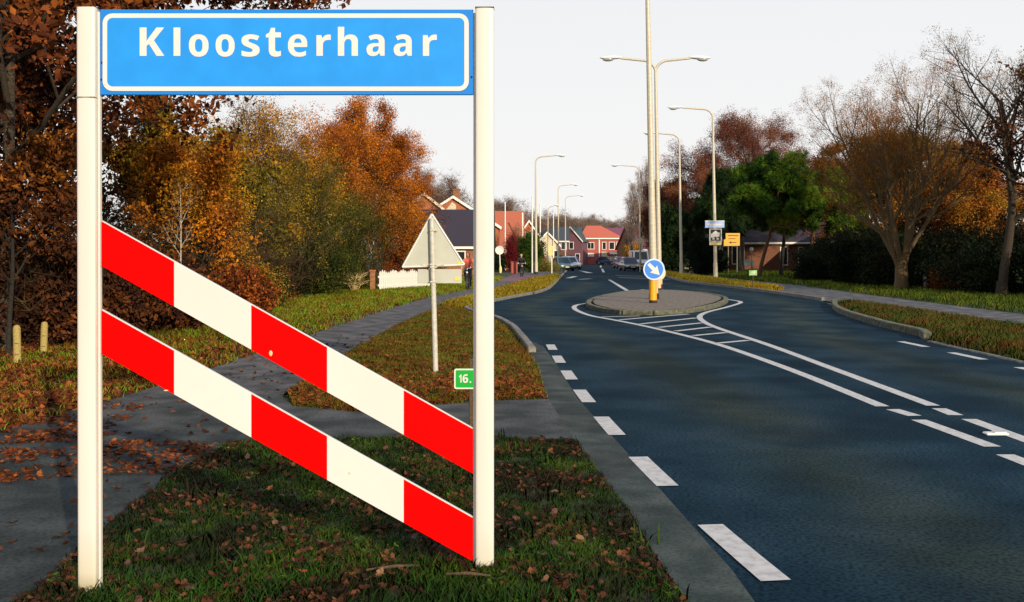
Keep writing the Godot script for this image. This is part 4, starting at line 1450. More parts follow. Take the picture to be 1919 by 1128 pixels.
func make_houses() -> void:
	var t: Node3D
	# left: low tiled house behind the triangle sign, two gables behind it
	t = house("brick_house", "low brown brick house with plum tiled roof behind the triangle sign", -5.6, 82, 0.0, 7.6, 7.6, 2.55, 5.5, false, "brick_brown", "tile_plum", [[1.2, 1.5, 1.1, 1.1], [-1.6, 1.5, 1.3, 1.1]])
	t = house("brick_house", "brick house with cream bargeboards, left of the two gables", -8.7, 98, 0.0, 8.6, 8, 4.3, 7.75, true, "brick_orange", "tile_plum", [[0, 5.4, 1.2, 1.2], [-2, 2.4, 1.4, 1.4]], null, "trim_cream")
	t = house("brick_house", "chimneyed brick house with cream gable panel, right of the two gables", -6.2, 104, 0.0, 9.6, 8, 4.7, 7.8, true, "brick_orange", "tile_plum", [[2.4, 2.4, 1.4, 1.4]], [0.3, -1.2, 0.85], "trim_white")
	var b := MB.new()
	b.prism(V([-1.9, 5.1, 0.3, 5.1, 0.3, 7.0, -0.1, 7.3]), 0.0, 0.08)
	obj("cream_panel", b, M.render_cream, t)
	# orange one right of the post
	t = house("brick_house", "house with tall orange tiled roof seen right of the post", -1.6, 116, 0.0, 5.6, 9, 2.4, 6.95, false, "brick_orange", "tile_orange", [[1.6, 1.4, 1.0, 1.2], [-1.2, 1.4, 1.2, 1.2]])
	b = MB.new()
	b.box(Vector3(2.85, 3.4, 0.35), Vector3(0.14, 6.6, 0.14))
	obj("downpipe", b, M.trim_white, t)
	t = house("brick_house", "house with white rimmed gable and orange red roof in the left row", 2.35, 141, 0.25, 4.2, 5, 3.6, 6.6, true, "brick_orange", "tile_red", [[-1, 2.2, 1.2, 1.4], [1.1, 2.2, 1.2, 1.4], [0, 4.5, 1, 1]])
	t = house("brick_house", "pale rendered house with a white front beside the far lamps", 5.3, 150, 0.2, 3.6, 5, 3.4, 5.2, true, "render_cream", "tile_slate", [[-1, 1.8, 1.2, 1.4], [1.1, 1.8, 1.2, 1.4]])
	t = house("brick_house", "brown row house with dark slate roof in the left street", 6.6, 172, -0.05, 6.2, 6, 4.4, 6.6, false, "brick_purple", "tile_slate", [[-2.2, 3.4, 1.0, 1.4], [0.4, 3.4, 1.0, 1.4], [2.4, 3.4, 1.0, 1.4], [0.4, 1.3, 1.4, 1.5]])
	t = house("brick_house", "purple brick house with teal gable roof left of the red one", 11.0, 186, -0.3, 4.4, 9, 4.6, 7.1, true, "brick_purple", "tile_teal", [[0.2, 3.6, 0.9, 1.4], [1.4, 1.4, 0.9, 1.4]])
	# the red house closing the street: hipped roof
	t = thing("brick_house", "red brick house with bright orange hipped roof closing the street", "house", P(17.2, 190), 0.0, "houses of the village")
	b = MB.new()
	b.box(Vector3(0, 2.55, -4), Vector3(7.9, 5.2, 8))
	var wl := obj("wall", b, M.brick_red, t)
	b = MB.new()
	var c := [Vector3(-4.3, 5.1, 0.35), Vector3(4.3, 5.1, 0.35), Vector3(4.3, 5.1, -8.4), Vector3(-4.3, 5.1, -8.4)]
	var r0 := Vector3(-2.6, 7.6, -4)
	var r1 := Vector3(0.2, 7.6, -4)
	b.quad(c[0], c[1], r1, r0, Vector3(0, 1, 1))
	b.quad(c[2], c[3], r0, r1, Vector3(0, 1, -1))
	b.flat(c[1], c[2], r1, Vector3(1, 1, 0))
	b.flat(c[3], c[0], r0, Vector3(-1, 1, 0))
	b.quad(c[0], c[1], c[2], c[3], Vector3.DOWN)
	var rf := obj("roof", b, M.tile_red, t)
	b = MB.new()
	b.box(Vector3(0, 4.98, 0.4), Vector3(8.9, 0.22, 0.2))
	b.box(Vector3(-0.42, 3.1, 0.1), Vector3(0.2, 3.6, 0.16))
	obj("gutter", b, M.trim_white, rf)
	for q in [[-2.05, 3.6, 1.35, 1.35], [0.55, 3.6, 0.8, 1.5], [2.0, 3.6, 1.1, 1.5], [3.1, 3.6, 0.5, 1.5]]:
		wall_window(wl, q[0], q[1], q[2], q[3])
	b = MB.new()
	b.box(Vector3(-2.0, 1.85, 0.06), Vector3(1.2, 0.7, 0.1))
	obj("white_board", b, M.trim_white, t)
	b = MB.new()
	b.box(Vector3(0.55, 1.25, 0.05), Vector3(1.1, 2.4, 0.1))
	obj("door", b, M.render_cream, t)
	b = MB.new()
	b.box(Vector3(2.6, 2.15, 0.5), Vector3(2.1, 0.4, 1.0), 0.03)
	obj("awning", b, M.trim_white, t)
	b = MB.new()
	b.box(Vector3(2.6, 0.95, 0.04), Vector3(1.8, 1.7, 0.08))
	obj("shop_window", b, M.render_cream, t)
	t = house("brick_house", "house with long purple roof behind the red one", 23, 206, 0.0, 13, 9, 4.4, 7.5, false, "brick_purple", "tile_purple", [[-3, 2.6, 1.2, 1.4]])
	t = house("brick_house", "house with dark plum roof and shrubs right of the street", 25.0, 172, 0.35, 8, 7, 3.0, 6.6, false, "brick_brown", "tile_purple", [[-2, 1.8, 1.2, 1.4], [1, 1.8, 1.2, 1.4]])
	# right: cream gable and the dark brick house among the trees
	t = house("rendered_house", "cream gabled house half hidden by the clipped conifers", 18.6, 99, -0.25, 4.4, 8, 3.4, 5.5, true, "render_cream", "tile_teal", [[1.2, 1.5, 0.8, 1.2]])
	t = house("brick_house", "shaded brick house with white windows behind the pine trunks", 27.2, 101, -0.1, 13.5, 9, 3.2, 7.0, false, "brick_dark", "tile_plum", [[-5.3, 1.6, 0.7, 2.2], [-4.0, 1.7, 1.3, 1.9], [0.6, 1.6, 0.8, 1.9], [2.6, 1.6, 1.2, 1.9], [4.8, 1.6, 1.0, 1.9]])
	b = MB.new()
	b.box(Vector3(2.5, 2.95, 0.4), Vector3(6.0, 0.16, 0.2))
	obj("white_beam", b, M.trim_white, t)
	t = house("brick_house", "orange brick house glimpsed at the far right end of the pines", 32.5, 92, -0.2, 5.0, 8, 3.0, 5.2, true, "brick_orange", "tile_plum", [[-1.2, 1.5, 0.9, 1.6], [1, 1.5, 0.9, 1.6]])

# ------------------------------------------------------------------ plants
var leaf_meshes := {}

func rnd_dir(r: RandomNumberGenerator) -> Vector3:
	var z := r.randf_range(-1, 1)
	var a := r.randf() * TAU
	var s := sqrt(1.0 - z * z)
	return Vector3(s * cos(a), z, s * sin(a))

func clump(called: String) -> Mesh:
	if leaf_meshes.has(called):
		return leaf_meshes[called]
	var r := RandomNumberGenerator.new()
	r.seed = called.hash()
	var b := MB.new()
	match called:
		"broad", "small", "dense":
			var cnt: int = {"broad": 10, "small": 16, "dense": 22}[called]
			var ln: float = {"broad": 0.105, "small": 0.06, "dense": 0.085}[called]
			var rad: float = {"broad": 0.22, "small": 0.24, "dense": 0.2}[called]
			for i in cnt:
				var c := rnd_dir(r) * rad * pow(r.randf(), 0.5)
				var a := rnd_dir(r)
				var s := a.cross(rnd_dir(r)).normalized()
				var up := a.cross(s)
				var l := ln * r.randf_range(0.7, 1.25)
				var k := r.randf_range(0.35, 1.0)
				b.col = Color(k, k, k)
				var tip := c + a * l
				var m1 := c + a * l * 0.5 + s * l * 0.3 + up * l * 0.1
				var m2 := c + a * l * 0.5 - s * l * 0.3 + up * l * 0.1
				b.flat(c, m1, tip, up)
				b.flat(c, tip, m2, up)
		"needle":
			for i in 34:
				var a := (rnd_dir(r) + Vector3(0, 0.35, 0)).normalized()
				var s := a.cross(rnd_dir(r)).normalized() * 0.012
				var l := r.randf_range(0.12, 0.24)
				var k := r.randf_range(0.7, 1.25)
				b.col = Color(k, k, k)
				b.flat(a * 0.02 - s, a * 0.02 + s, a * l, s.cross(a))
		"twigs":
			for i in 9:
				var a := (rnd_dir(r) + Vector3(0, 0.8, 0)).normalized()
				var s := a.cross(rnd_dir(r)).normalized() * 0.005
				var l := r.randf_range(0.25, 0.5)
				b.flat(-s, s, a * l, s.cross(a))
				var c := a * l * 0.5
				var a2 := (a + rnd_dir(r) * 0.7).normalized()
				b.flat(c - s * 0.7, c + s * 0.7, c + a2 * l * 0.5, s.cross(a2))
		"grass":
			for i in 9:
				var p := Vector3(r.randf_range(-0.45, 0.45), 0, r.randf_range(-0.45, 0.45))
				var lean := Vector3(r.randf_range(-0.6, 0.6), 0, r.randf_range(-0.6, 0.6))
				var h := r.randf_range(0.55, 1.1)
				var ang := r.randf() * TAU
				var s := Vector3(cos(ang), 0, sin(ang)) * 0.045
				var k := r.randf_range(0.7, 1.25)
				b.col = Color(k, k, k)
				var m := p + lean * 0.35 * h + Vector3(0, h * 0.6, 0)
				var tp := p + lean * h + Vector3(0, h, 0)
				var o := (s.cross(Vector3.UP) + Vector3(0, 1.2, 0)).normalized()
				b.tri(p - s, p + s, m + s * 0.7, o, o, o)
				b.tri(p - s, m + s * 0.7, m - s * 0.7, o, o, o)
				b.tri(m - s * 0.7, m + s * 0.7, tp, o, o, o)
		"fallen":
			var ol := [Vector2(0, -0.5), Vector2(0.2, -0.3), Vector2(0.33, -0.05), Vector2(0.2, 0.05), Vector2(0.28, 0.28), Vector2(0.0, 0.5), Vector2(-0.25, 0.3), Vector2(-0.2, 0.08), Vector2(-0.34, -0.02), Vector2(-0.18, -0.28)]
			for i in ol.size():
				var p: Vector2 = ol[i]
				var q: Vector2 = ol[(i + 1) % ol.size()]
				b.flat(Vector3(0, 0, 0), Vector3(p.x, p.length_squared() * 0.9, p.y), Vector3(q.x, q.length_squared() * 0.9, q.y), Vector3.UP)
			b.rod(Vector3(0, 0.2, -0.48), Vector3(0.03, 0.3, -0.75), 0.012, 0.01, 3)
	leaf_meshes[called] = b.mesh()
	return leaf_meshes[called]

func tint(cols: Array, r: RandomNumberGenerator, bias := -1.0) -> Color:
	var f := (r.randf() if bias < 0.0 else clampf(bias + r.randfn(0.0, 0.18), 0.0, 0.999)) * (cols.size() - 1)
	var i := int(f)
	var c: Color = cols[i].lerp(cols[mini(i + 1, cols.size() - 1)], f - i)
	var k := r.randf_range(0.8, 1.75)
	return Color(c.r * k, c.g * k, c.b * k)

func twist(r: RandomNumberGenerator, s: float) -> Basis:
	return Basis(rnd_dir(r), r.randf() * TAU).scaled(Vector3.ONE * s)

func grow(b: MB, tips: Array, r: RandomNumberGenerator, p0: Vector3, dir: Vector3, ln: float, rad: float, lvl: int, K: Dictionary) -> void:
	var segs: int = [7, 5, 4, 3, 2][lvl]
	var pts := PackedVector3Array([p0])
	var rs := PackedFloat32Array([rad])
	var dirs := [dir]
	var d := dir
	var p := p0
	for i in segs:
		d = (d + rnd_dir(r) * K.wob * (0.5 if lvl == 0 else 1.0) + Vector3.UP * K.up * (1.0 if lvl > 0 else 0.3)).normalized()
		p += d * ln / segs
		pts.append(p)
		rs.append(rad * lerpf(1.0, 0.35 if lvl == 0 else 0.25, float(i + 1) / segs))
		dirs.append(d)
	b.tube(pts, rs, [8, 6, 4, 3, 3][lvl], false)
	if lvl >= K.levels - 1:
		tips.append(pts[segs])
		tips.append(pts[segs / 2])
		return
	var kids: int = K.kids[lvl]
	var st: float = K.start[lvl]
	var az := r.randf() * TAU
	for k in kids:
		var t := lerpf(st, 1.0, (k + r.randf()) / kids)
		var f := t * segs
		var i := mini(int(f), segs - 1)
		var at := pts[i].lerp(pts[i + 1], f - i)
		az += 2.4 + r.randf_range(-0.5, 0.5)
		var ax: Vector3 = dirs[i]
		var side := ax.cross(Vector3(0.31, 0.2, 0.93)).normalized().rotated(ax, az)
		var an := deg_to_rad(K.ang[lvl]) * r.randf_range(0.7, 1.25)
		var cd := (ax * cos(an) + side * sin(an)).normalized()
		grow(b, tips, r, at, cd, ln * K.ratio[lvl] * lerpf(1.15, 0.55, t) * r.randf_range(0.8, 1.2), lerpf(rs[i], rs[i + 1], f - i) * 0.62, lvl + 1, K)

const BARE := {"levels": 4, "kids": [11, 8, 6], "start": [0.28, 0.25, 0.2], "ang": [48.0, 42.0, 40.0], "ratio": [0.62, 0.55, 0.5], "wob": 0.16, "up": 0.10, "stems": 1, "spread": 10.0, "r0": 0.02}

func tree(called: String, label: String, group: String, x: float, d: float, h: float, w: float, sd: int, bark: String, opt: Dictionary, leaf := "", n := 0, ls := 1.0, cols := [], lean := Vector2.ZERO) -> Node3D:
	var K := BARE.duplicate()
	K.merge(opt, true)
	var r := RandomNumberGenerator.new()
	r.seed = sd
	var b := MB.new()
	var tips := []
	var r0: float = K.r0 * h
	if K.stems == 1:
		grow(b, tips, r, Vector3.ZERO, Vector3(lean.x, 1, lean.y).normalized(), h * 0.72, r0, 0, K)
	else:
		var bole: float = K.get("bole", 0.06) * h
		b.tube(PackedVector3Array([Vector3(0, -0.1, 0), Vector3(0, bole * 0.3, 0), Vector3(0, bole * 1.15, 0)]), PackedFloat32Array([r0 * 1.7, r0 * 1.3, r0 * 1.1]), 10)
		for s in K.stems:
			var a: float = TAU * (s + r.randf_range(-0.2, 0.2)) / K.stems
			var an := deg_to_rad(K.spread) * r.randf_range(0.35, 1.15)
			grow(b, tips, r, Vector3(cos(a), 0, sin(a)) * r0 * 0.55 + Vector3(0, bole * r.randf_range(0.5, 1.0), 0), Vector3(cos(a) * sin(an), cos(an), sin(a) * sin(an)), h * r.randf_range(0.55, 0.75), r0 * r.randf_range(0.4, 0.62), 0, K)
	# bring height and spread to what the place shows
	var top := 0.0
	var reach := []
	for q in tips:
		top = maxf(top, q.y)
		reach.append(Vector2(q.x - lean.x * q.y, q.z - lean.y * q.y).length())
	reach.sort()
	var sy := h / maxf(top, 0.1)
	var sx: float = (w * 0.5) / maxf(reach[int(reach.size() * 0.93)], 0.1)
	if K.stems == 1:   # root flare
		b.tube(PackedVector3Array([Vector3(0, -0.15, 0), Vector3(0, 0.05 * h * 0.5, 0), Vector3(lean.x, 1, lean.y) * h * 0.06]), PackedFloat32Array([r0 * 1.7, r0 * 1.2, r0 * 0.98]), 9, false)
	for i in b.v.size():
		var v := b.v[i]
		var f := clampf(v.y / (h * 0.25), 0.0, 1.0)
		var s := lerpf(1.0, sx, f)
		b.v[i] = Vector3(v.x * s, v.y * sy, v.z * s)
	var t := thing(called, label, "tree" if not called.ends_with("shrub") else "shrub", P(x, d), 0.0, group)
	obj("trunk", b, M[bark], t)
	if n > 0:
		var lo: float = K.get("lo", 0.0) * h
		var hi: float = K.get("hi", 2.0) * h
		var jit: float = K.get("jit", 0.3)
		var good := []
		var nz := FastNoiseLite.new()
		nz.seed = sd
		nz.frequency = K.get("patch", 0.35)
		for q in tips:
			var f := clampf(q.y / (h * 0.25), 0.0, 1.0)
			var s := lerpf(1.0, sx, f)
			var u := Vector3(q.x * s, q.y * sy, q.z * s)
			if u.y > lo and u.y < hi and nz.get_noise_3dv(u) > K.get("gap", -0.25):
				good.append(u)
		var tr := []
		var cs := []
		for i in n:
			if good.is_empty(): break
			var q: Vector3 = good[r.randi() % good.size()] + rnd_dir(r) * jit * r.randf()
			if q.y < 0.05: continue
			tr.append(Transform3D(twist(r, ls * r.randf_range(0.7, 1.3)), q))
			cs.append(tint(cols, r, clampf(0.5 + nz.get_noise_3dv(q * 0.7 + Vector3(50, 0, 0)) * 1.1, 0, 1)))
		many("crown", clump(leaf), M.leaf, tr, cs, t)
	return t

# a shrub: fanning stems and leaf clumps through an egg-shaped volume with ragged edges
func shrub(called: String, label: String, group: String, x: float, d: float, w: float, h: float, n: int, sd: int, leaf: String, ls: float, cols: Array, bark := "bark_brown", dome := 0.6, gap := -0.2) -> Node3D:
	var r := RandomNumberGenerator.new()
	r.seed = sd
	var t := thing(called, label, "shrub" if not called.ends_with("hedge") else "hedge", P(x, d), 0.0, group)
	var b := MB.new()
	for i in 30:
		var a := r.randf() * TAU
		var o := Vector3(cos(a), 0, sin(a)) * w * 0.12 * r.randf()
		var e := Vector3(cos(a) * w * 0.4 * r.randf(), h * r.randf_range(0.6, 0.98), sin(a) * w * 0.4 * r.randf())
		var m := o.lerp(e, 0.5) + rnd_dir(r) * h * 0.06
		b.tube(PackedVector3Array([o - Vector3(0, 0.1, 0), m, e]), PackedFloat32Array([0.008 * h + 0.008, 0.005 * h + 0.006, 0.004]), 4, false)
	obj("stems", b, M[bark], t)
	var nz := FastNoiseLite.new()
	nz.seed = sd
	nz.frequency = 0.9 / maxf(w, 0.5)
	var tr := []
	var cs := []
	var tries := 0
	while tr.size() < n and tries < n * 4:
		tries += 1
		var u := rnd_dir(r) * pow(r.randf(), 0.4)
		var k := (1.0 + 0.85 * nz.get_noise_3dv(u * w)) * r.randf_range(0.9, 1.12)
		var p := Vector3(u.x * w * 0.5 * k, h * (0.5 + 0.5 * u.y * k) if dome >= 1.0 else h * maxf(0.03, 0.45 + 0.55 * u.y * k), u.z * w * 0.5 * k)
		if nz.get_noise_3dv(p * 2.2 + Vector3(9, 9, 9)) < gap: continue
		tr.append(Transform3D(twist(r, ls * r.randf_range(0.7, 1.3)), p))
		cs.append(tint(cols, r, clampf(0.5 + nz.get_noise_3dv(p * 3.0) * 1.3, 0, 1)))
	many("foliage", clump(leaf), M.leaf, tr, cs, t)
	return t

func thicket(called: String, label: String, poly: PackedVector2Array, h: float, n: int, sd: int, leaf: String, ls: float, cols: Array) -> void:
	var r := RandomNumberGenerator.new()
	r.seed = sd
	var lo := poly[0]
	var hi := poly[0]
	for q in poly:
		lo = lo.min(q)
		hi = hi.max(q)
	var tr := []
	var cs := []
	while tr.size() < n:
		var q := Vector2(r.randf_range(lo.x, hi.x), r.randf_range(lo.y, hi.y))
		if not Geometry2D.is_point_in_polygon(q, poly): continue
		var top := h * (0.6 + 0.75 * fn.get_noise_2d(q.x * 0.28, q.y * 0.28))
		var y := top * sqrt(r.randf())
		tr.append(Transform3D(twist(r, ls * r.randf_range(0.7, 1.4)), P(q.x, q.y, y)))
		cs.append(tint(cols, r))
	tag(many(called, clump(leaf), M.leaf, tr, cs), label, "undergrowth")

func make_trees() -> void:
	var rust := [Color(0.06, 0.017, 0.007), Color(0.17, 0.038, 0.008), Color(0.31, 0.085, 0.011)]
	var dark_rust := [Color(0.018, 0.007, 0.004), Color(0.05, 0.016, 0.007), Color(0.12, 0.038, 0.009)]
	var orange := [Color(0.17, 0.045, 0.006), Color(0.4, 0.105, 0.008), Color(0.52, 0.18, 0.01)]
	var gold := [Color(0.15, 0.085, 0.008), Color(0.34, 0.14, 0.009), Color(0.46, 0.24, 0.014)]
	var olive := [Color(0.014, 0.024, 0.005), Color(0.06, 0.062, 0.007), Color(0.24, 0.14, 0.011)]
	var mixed := [Color(0.055, 0.06, 0.008), Color(0.17, 0.12, 0.01), Color(0.4, 0.15, 0.01)]
	var deep := [Color(0.007, 0.016, 0.006), Color(0.016, 0.034, 0.009), Color(0.03, 0.06, 0.012)]
	var pine := [Color(0.008, 0.022, 0.005), Color(0.03, 0.075, 0.006), Color(0.095, 0.15, 0.009)]
	var copper := [Color(0.08, 0.028, 0.018), Color(0.17, 0.048, 0.03), Color(0.25, 0.1, 0.035)]
	var ochre := [Color(0.11, 0.06, 0.012), Color(0.2, 0.11, 0.016), Color(0.26, 0.15, 0.03)]
	var gl := "trees along the left wood edge"
	var full := {"kids": [13, 9, 6], "start": [0.1, 0.2, 0.15], "up": 0.06, "gap": -0.15, "patch": 0.5}
	# ---- left: the dark oaks close by
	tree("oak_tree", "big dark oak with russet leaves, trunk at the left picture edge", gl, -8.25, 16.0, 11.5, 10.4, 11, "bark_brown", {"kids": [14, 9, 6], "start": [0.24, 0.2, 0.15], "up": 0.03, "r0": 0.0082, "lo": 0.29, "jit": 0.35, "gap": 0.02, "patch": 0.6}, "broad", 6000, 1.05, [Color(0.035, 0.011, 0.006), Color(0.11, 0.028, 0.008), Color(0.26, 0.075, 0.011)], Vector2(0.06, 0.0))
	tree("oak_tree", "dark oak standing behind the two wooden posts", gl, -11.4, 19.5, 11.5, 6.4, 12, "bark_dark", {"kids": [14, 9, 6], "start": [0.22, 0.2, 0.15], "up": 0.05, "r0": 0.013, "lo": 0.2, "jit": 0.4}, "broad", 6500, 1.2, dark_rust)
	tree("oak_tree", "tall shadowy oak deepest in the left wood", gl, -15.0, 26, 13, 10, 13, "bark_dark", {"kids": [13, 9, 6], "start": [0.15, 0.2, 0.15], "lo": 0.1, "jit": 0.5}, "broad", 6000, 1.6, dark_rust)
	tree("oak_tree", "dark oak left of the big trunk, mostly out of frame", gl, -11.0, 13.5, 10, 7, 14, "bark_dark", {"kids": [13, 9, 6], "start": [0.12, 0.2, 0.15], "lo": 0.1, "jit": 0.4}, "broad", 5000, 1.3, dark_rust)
	tree("oak_tree", "gold leaved oak seen past the right side of the left post", gl, -10.2, 31, 6.4, 5.4, 15, "bark_brown", {"kids": [12, 9, 6], "start": [0.14, 0.2, 0.15], "gap": 0.0}, "broad", 3000, 1.2, mixed)
	# ---- left: the coloured edge of the wood
	tree("beech_tree", "young orange beech just right of the left sign post", gl, -8.0, 23.5, 4.4, 2.6, 21, "bark_brown", {"kids": [13, 9, 6], "start": [0.06, 0.2, 0.15], "up": 0.06, "gap": -0.08, "patch": 0.8}, "broad", 1500, 0.85, [Color(0.16, 0.05, 0.007), Color(0.42, 0.13, 0.009), Color(0.55, 0.24, 0.014)])
	tree("beech_tree", "gold brown young beech beside the white birch stem", gl, -8.4, 27, 4.9, 3.2, 22, "bark_brown", {"kids": [13, 9, 6], "start": [0.14, 0.2, 0.15], "up": 0.06, "gap": -0.05, "patch": 0.8}, "small", 1500, 1.0, gold)
	tree("birch_tree", "slim white stemmed birch above the upper board", gl, -7.0, 20.8, 3.4, 0.9, 23, "bark_birch", {"kids": [10, 5, 3], "start": [0.5, 0.2, 0.2], "ratio": [0.25, 0.5, 0.5], "wob": 0.04, "r0": 0.006, "lo": 0.4}, "small", 60, 1.0, gold)
	tree("tree", "thin half bare tree whose twigs reach the sign's lower edge", gl, -9.0, 37, 8.8, 4.6, 24, "bark_brown", {"kids": [12, 8, 6], "ang": [32.0, 36.0, 38.0], "stems": 3, "spread": 18.0, "r0": 0.014}, "small", 900, 1.1, gold)
	tree("tree", "olive and gold tree under the middle of the sign", gl, -9.4, 41, 7.2, 5.4, 25, "bark_brown", {"kids": [12, 9, 6], "stems": 4, "spread": 24.0, "r0": 0.013, "gap": -0.05, "patch": 0.7}, "small", 1800, 1.2, gold)
	tree("tree", "amber tree rising right of the sign's middle", gl, -9.3, 49, 9.4, 6.0, 26, "bark_brown", {"kids": [12, 8, 6], "stems": 3, "spread": 18.0, "r0": 0.013, "gap": -0.1, "patch": 0.6, "jit": 0.4}, "small", 2400, 1.2, orange)
	tree("tree", "tall ragged orange tree, its top under the sign's right part", gl, -8.3, 53, 10.6, 4.4, 27, "bark_brown", {"kids": [13, 9, 6], "start": [0.14, 0.2, 0.15], "gap": -0.05, "patch": 0.8, "jit": 0.4}, "small", 2600, 1.25, orange)
	tree("beech_tree", "broad orange beech at the right end of the wood", gl, -7.2, 52, 8.8, 5.8, 28, "bark_brown", {"kids": [14, 9, 6], "start": [0.06, 0.2, 0.15], "up": 0.04, "gap": -0.15, "patch": 0.7, "jit": 0.4}, "small", 6000, 1.15, orange)
	tree("tree", "reddish bare topped tree at the outer edge of the orange beech", gl, -6.0, 56, 7.6, 4.2, 29, "bark_grey", {"ang": [34.0, 36.0, 38.0], "stems": 4, "spread": 24.0, "r0": 0.011}, "small", 700, 1.0, rust)
	var gs := "shrubs at the left wood edge"
	var airy := {"kids": [9, 7, 5], "start": [0.1, 0.15, 0.15], "ang": [34.0, 38.0, 40.0], "stems": 7, "spread": 34.0, "bole": 0.02, "r0": 0.012, "gap": -0.2, "patch": 0.8, "jit": 0.4, "wob": 0.13}
	tree("hazel_shrub", "olive and gold hazel left of the wood's middle", gs, -9.6, 34, 5.3, 5.0, 31, "bark_olive", airy, "small", 1500, 1.0, [Color(0.05, 0.055, 0.007), Color(0.17, 0.12, 0.01), Color(0.34, 0.19, 0.012)])
	tree("hazel_shrub", "olive green hazel below the sign's middle", gs, -8.5, 38, 5.6, 5.2, 32, "bark_olive", airy, "small", 1700, 1.05, olive)
	tree("hazel_shrub", "dark olive hazel left of the white fence", gs, -8.1, 43.5, 4.8, 4.8, 33, "bark_olive", airy, "small", 1900, 1.1, [Color(0.012, 0.022, 0.005), Color(0.045, 0.05, 0.007), Color(0.12, 0.09, 0.01)])
	tree("hazel_shrub", "rust and olive hazel beside the amber tree", gs, -6.7, 47.5, 5.6, 4.4, 44, "bark_brown", airy, "small", 2000, 1.1, [Color(0.1, 0.06, 0.008), Color(0.26, 0.085, 0.009), Color(0.42, 0.14, 0.01)])
	shrub("evergreen_shrub", "low dark green shrub at the foot of the olive hazels", gs, -7.9, 39.5, 3.6, 2.4, 1300, 45, "small", 1.2, [Color(0.008, 0.018, 0.004), Color(0.025, 0.04, 0.006), Color(0.07, 0.07, 0.008)])
	shrub("evergreen_shrub", "low dark shrub just left of the pale grass tuft", gs, -7.6, 45.0, 3.0, 2.6, 1200, 46, "small", 1.2, [Color(0.01, 0.018, 0.004), Color(0.04, 0.045, 0.006), Color(0.1, 0.06, 0.01)])
	tree("oak_tree", "low spreading young oak with lit orange brown leaves at the left edge", gl, -7.75, 15.2, 3.5, 2.4, 47, "bark_dark", {"kids": [9, 7, 5], "start": [0.4, 0.2, 0.2], "r0": 0.012, "lo": 0.42, "gap": -0.3, "jit": 0.25}, "broad", 700, 0.85, [Color(0.03, 0.010, 0.005), Color(0.12, 0.036, 0.008), Color(0.33, 0.12, 0.012)])
	shrub("beech_shrub", "russet shrub right behind the white fence", gs, -5.6, 53.5, 3.0, 3.4, 2600, 34, "small", 1.25, rust)
	shrub("beech_shrub", "low russet shrub between the wooden posts and the left sign post", gs, -7.8, 17.5, 2.6, 1.6, 1500, 35, "broad", 0.9, dark_rust)
	shrub("beech_shrub", "dark russet shrub seen under the upper board's first red band", gs, -7.5, 20.5, 2.4, 1.3, 1400, 36, "broad", 0.9, dark_rust)
	shrub("beech_shrub", "brown leaved shrub seen under the upper board's white band", gs, -7.1, 24.5, 2.2, 1.2, 1200, 37, "broad", 0.8, rust)
	shrub("beech_shrub", "russet shrub by the juniper at the path bend", gs, -7.9, 29.0, 2.2, 1.6, 1200, 38, "small", 1.0, mixed)
	shrub("beech_shrub", "dark brown shrub left of the nearer wooden post", gs, -9.2, 16, 2.8, 2.4, 1900, 39, "broad", 0.95, dark_rust)
	shrub("juniper_shrub", "small dark green juniper at the edge of the grass", gs, -7.3, 30.2, 0.8, 1.05, 420, 40, "needle", 0.8, deep, "bark_dark", 1.0, -1.0)
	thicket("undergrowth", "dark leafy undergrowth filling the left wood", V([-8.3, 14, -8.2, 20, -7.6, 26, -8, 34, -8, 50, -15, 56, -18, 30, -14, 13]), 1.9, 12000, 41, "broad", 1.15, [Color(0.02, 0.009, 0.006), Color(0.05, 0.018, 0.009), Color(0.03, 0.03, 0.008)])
	thicket("twig_thicket", "tangle of bare brown twigs in the left wood", V([-7.6, 15, -7.2, 26, -7.6, 44, -13, 50, -13, 15]), 3.6, 3500, 42, "twigs", 1.2, [Color(0.02, 0.013, 0.007), Color(0.06, 0.04, 0.018)])
	# ---- right
	var gr := "trees along the right side"
	tree("ochre_tree", "bare many stemmed tree with yellowish bark on the right verge", gr, 17.95, 45.5, 11.0, 9.6, 51, "bark_ochre", {"stems": 8, "spread": 27.0, "bole": 0.15, "levels": 4, "kids": [10, 8, 6], "start": [0.2, 0.2, 0.15], "ang": [38.0, 36.0, 36.0], "wob": 0.1, "up": 0.09, "r0": 0.021, "lo": 0.2, "jit": 0.4, "gap": -0.3, "hi": 0.93, "ratio": [0.6, 0.52, 0.5]}, "small", 5200, 0.75, [Color(0.12, 0.08, 0.01), Color(0.28, 0.12, 0.012), Color(0.4, 0.12, 0.012)])
	tree("oak_tree", "dark bare oak with crooked limbs at the right picture edge", gr, 19.1, 38.5, 10.8, 8.6, 52, "bark_brown", {"kids": [11, 10, 9], "start": [0.36, 0.25, 0.2], "ang": [50.0, 46.0, 42.0], "ratio": [0.7, 0.55, 0.5], "wob": 0.18, "up": 0.1, "r0": 0.0175}, "small", 500, 0.8, ochre)
	tree("oak_tree", "second dark oak trunk just outside the right edge", gr, 21.8, 36.5, 10.5, 8, 53, "bark_dark", {"start": [0.25, 0.25, 0.2], "r0": 0.022}, "broad", 2200, 1.2, dark_rust)
	tree("beech_tree", "orange brown tree behind the bare many stemmed tree", gr, 21.4, 56, 8.8, 8.5, 54, "bark_brown", full, "small", 6500, 1.5, [Color(0.07, 0.05, 0.008), Color(0.2, 0.07, 0.01), Color(0.24, 0.14, 0.014)])
	tree("beech_tree", "glowing orange tree between the bare tree and the right oak", gr, 24.6, 52, 8.0, 8.4, 55, "bark_brown", full, "small", 7500, 1.45, [Color(0.15, 0.045, 0.007), Color(0.34, 0.1, 0.01), Color(0.3, 0.16, 0.014)])
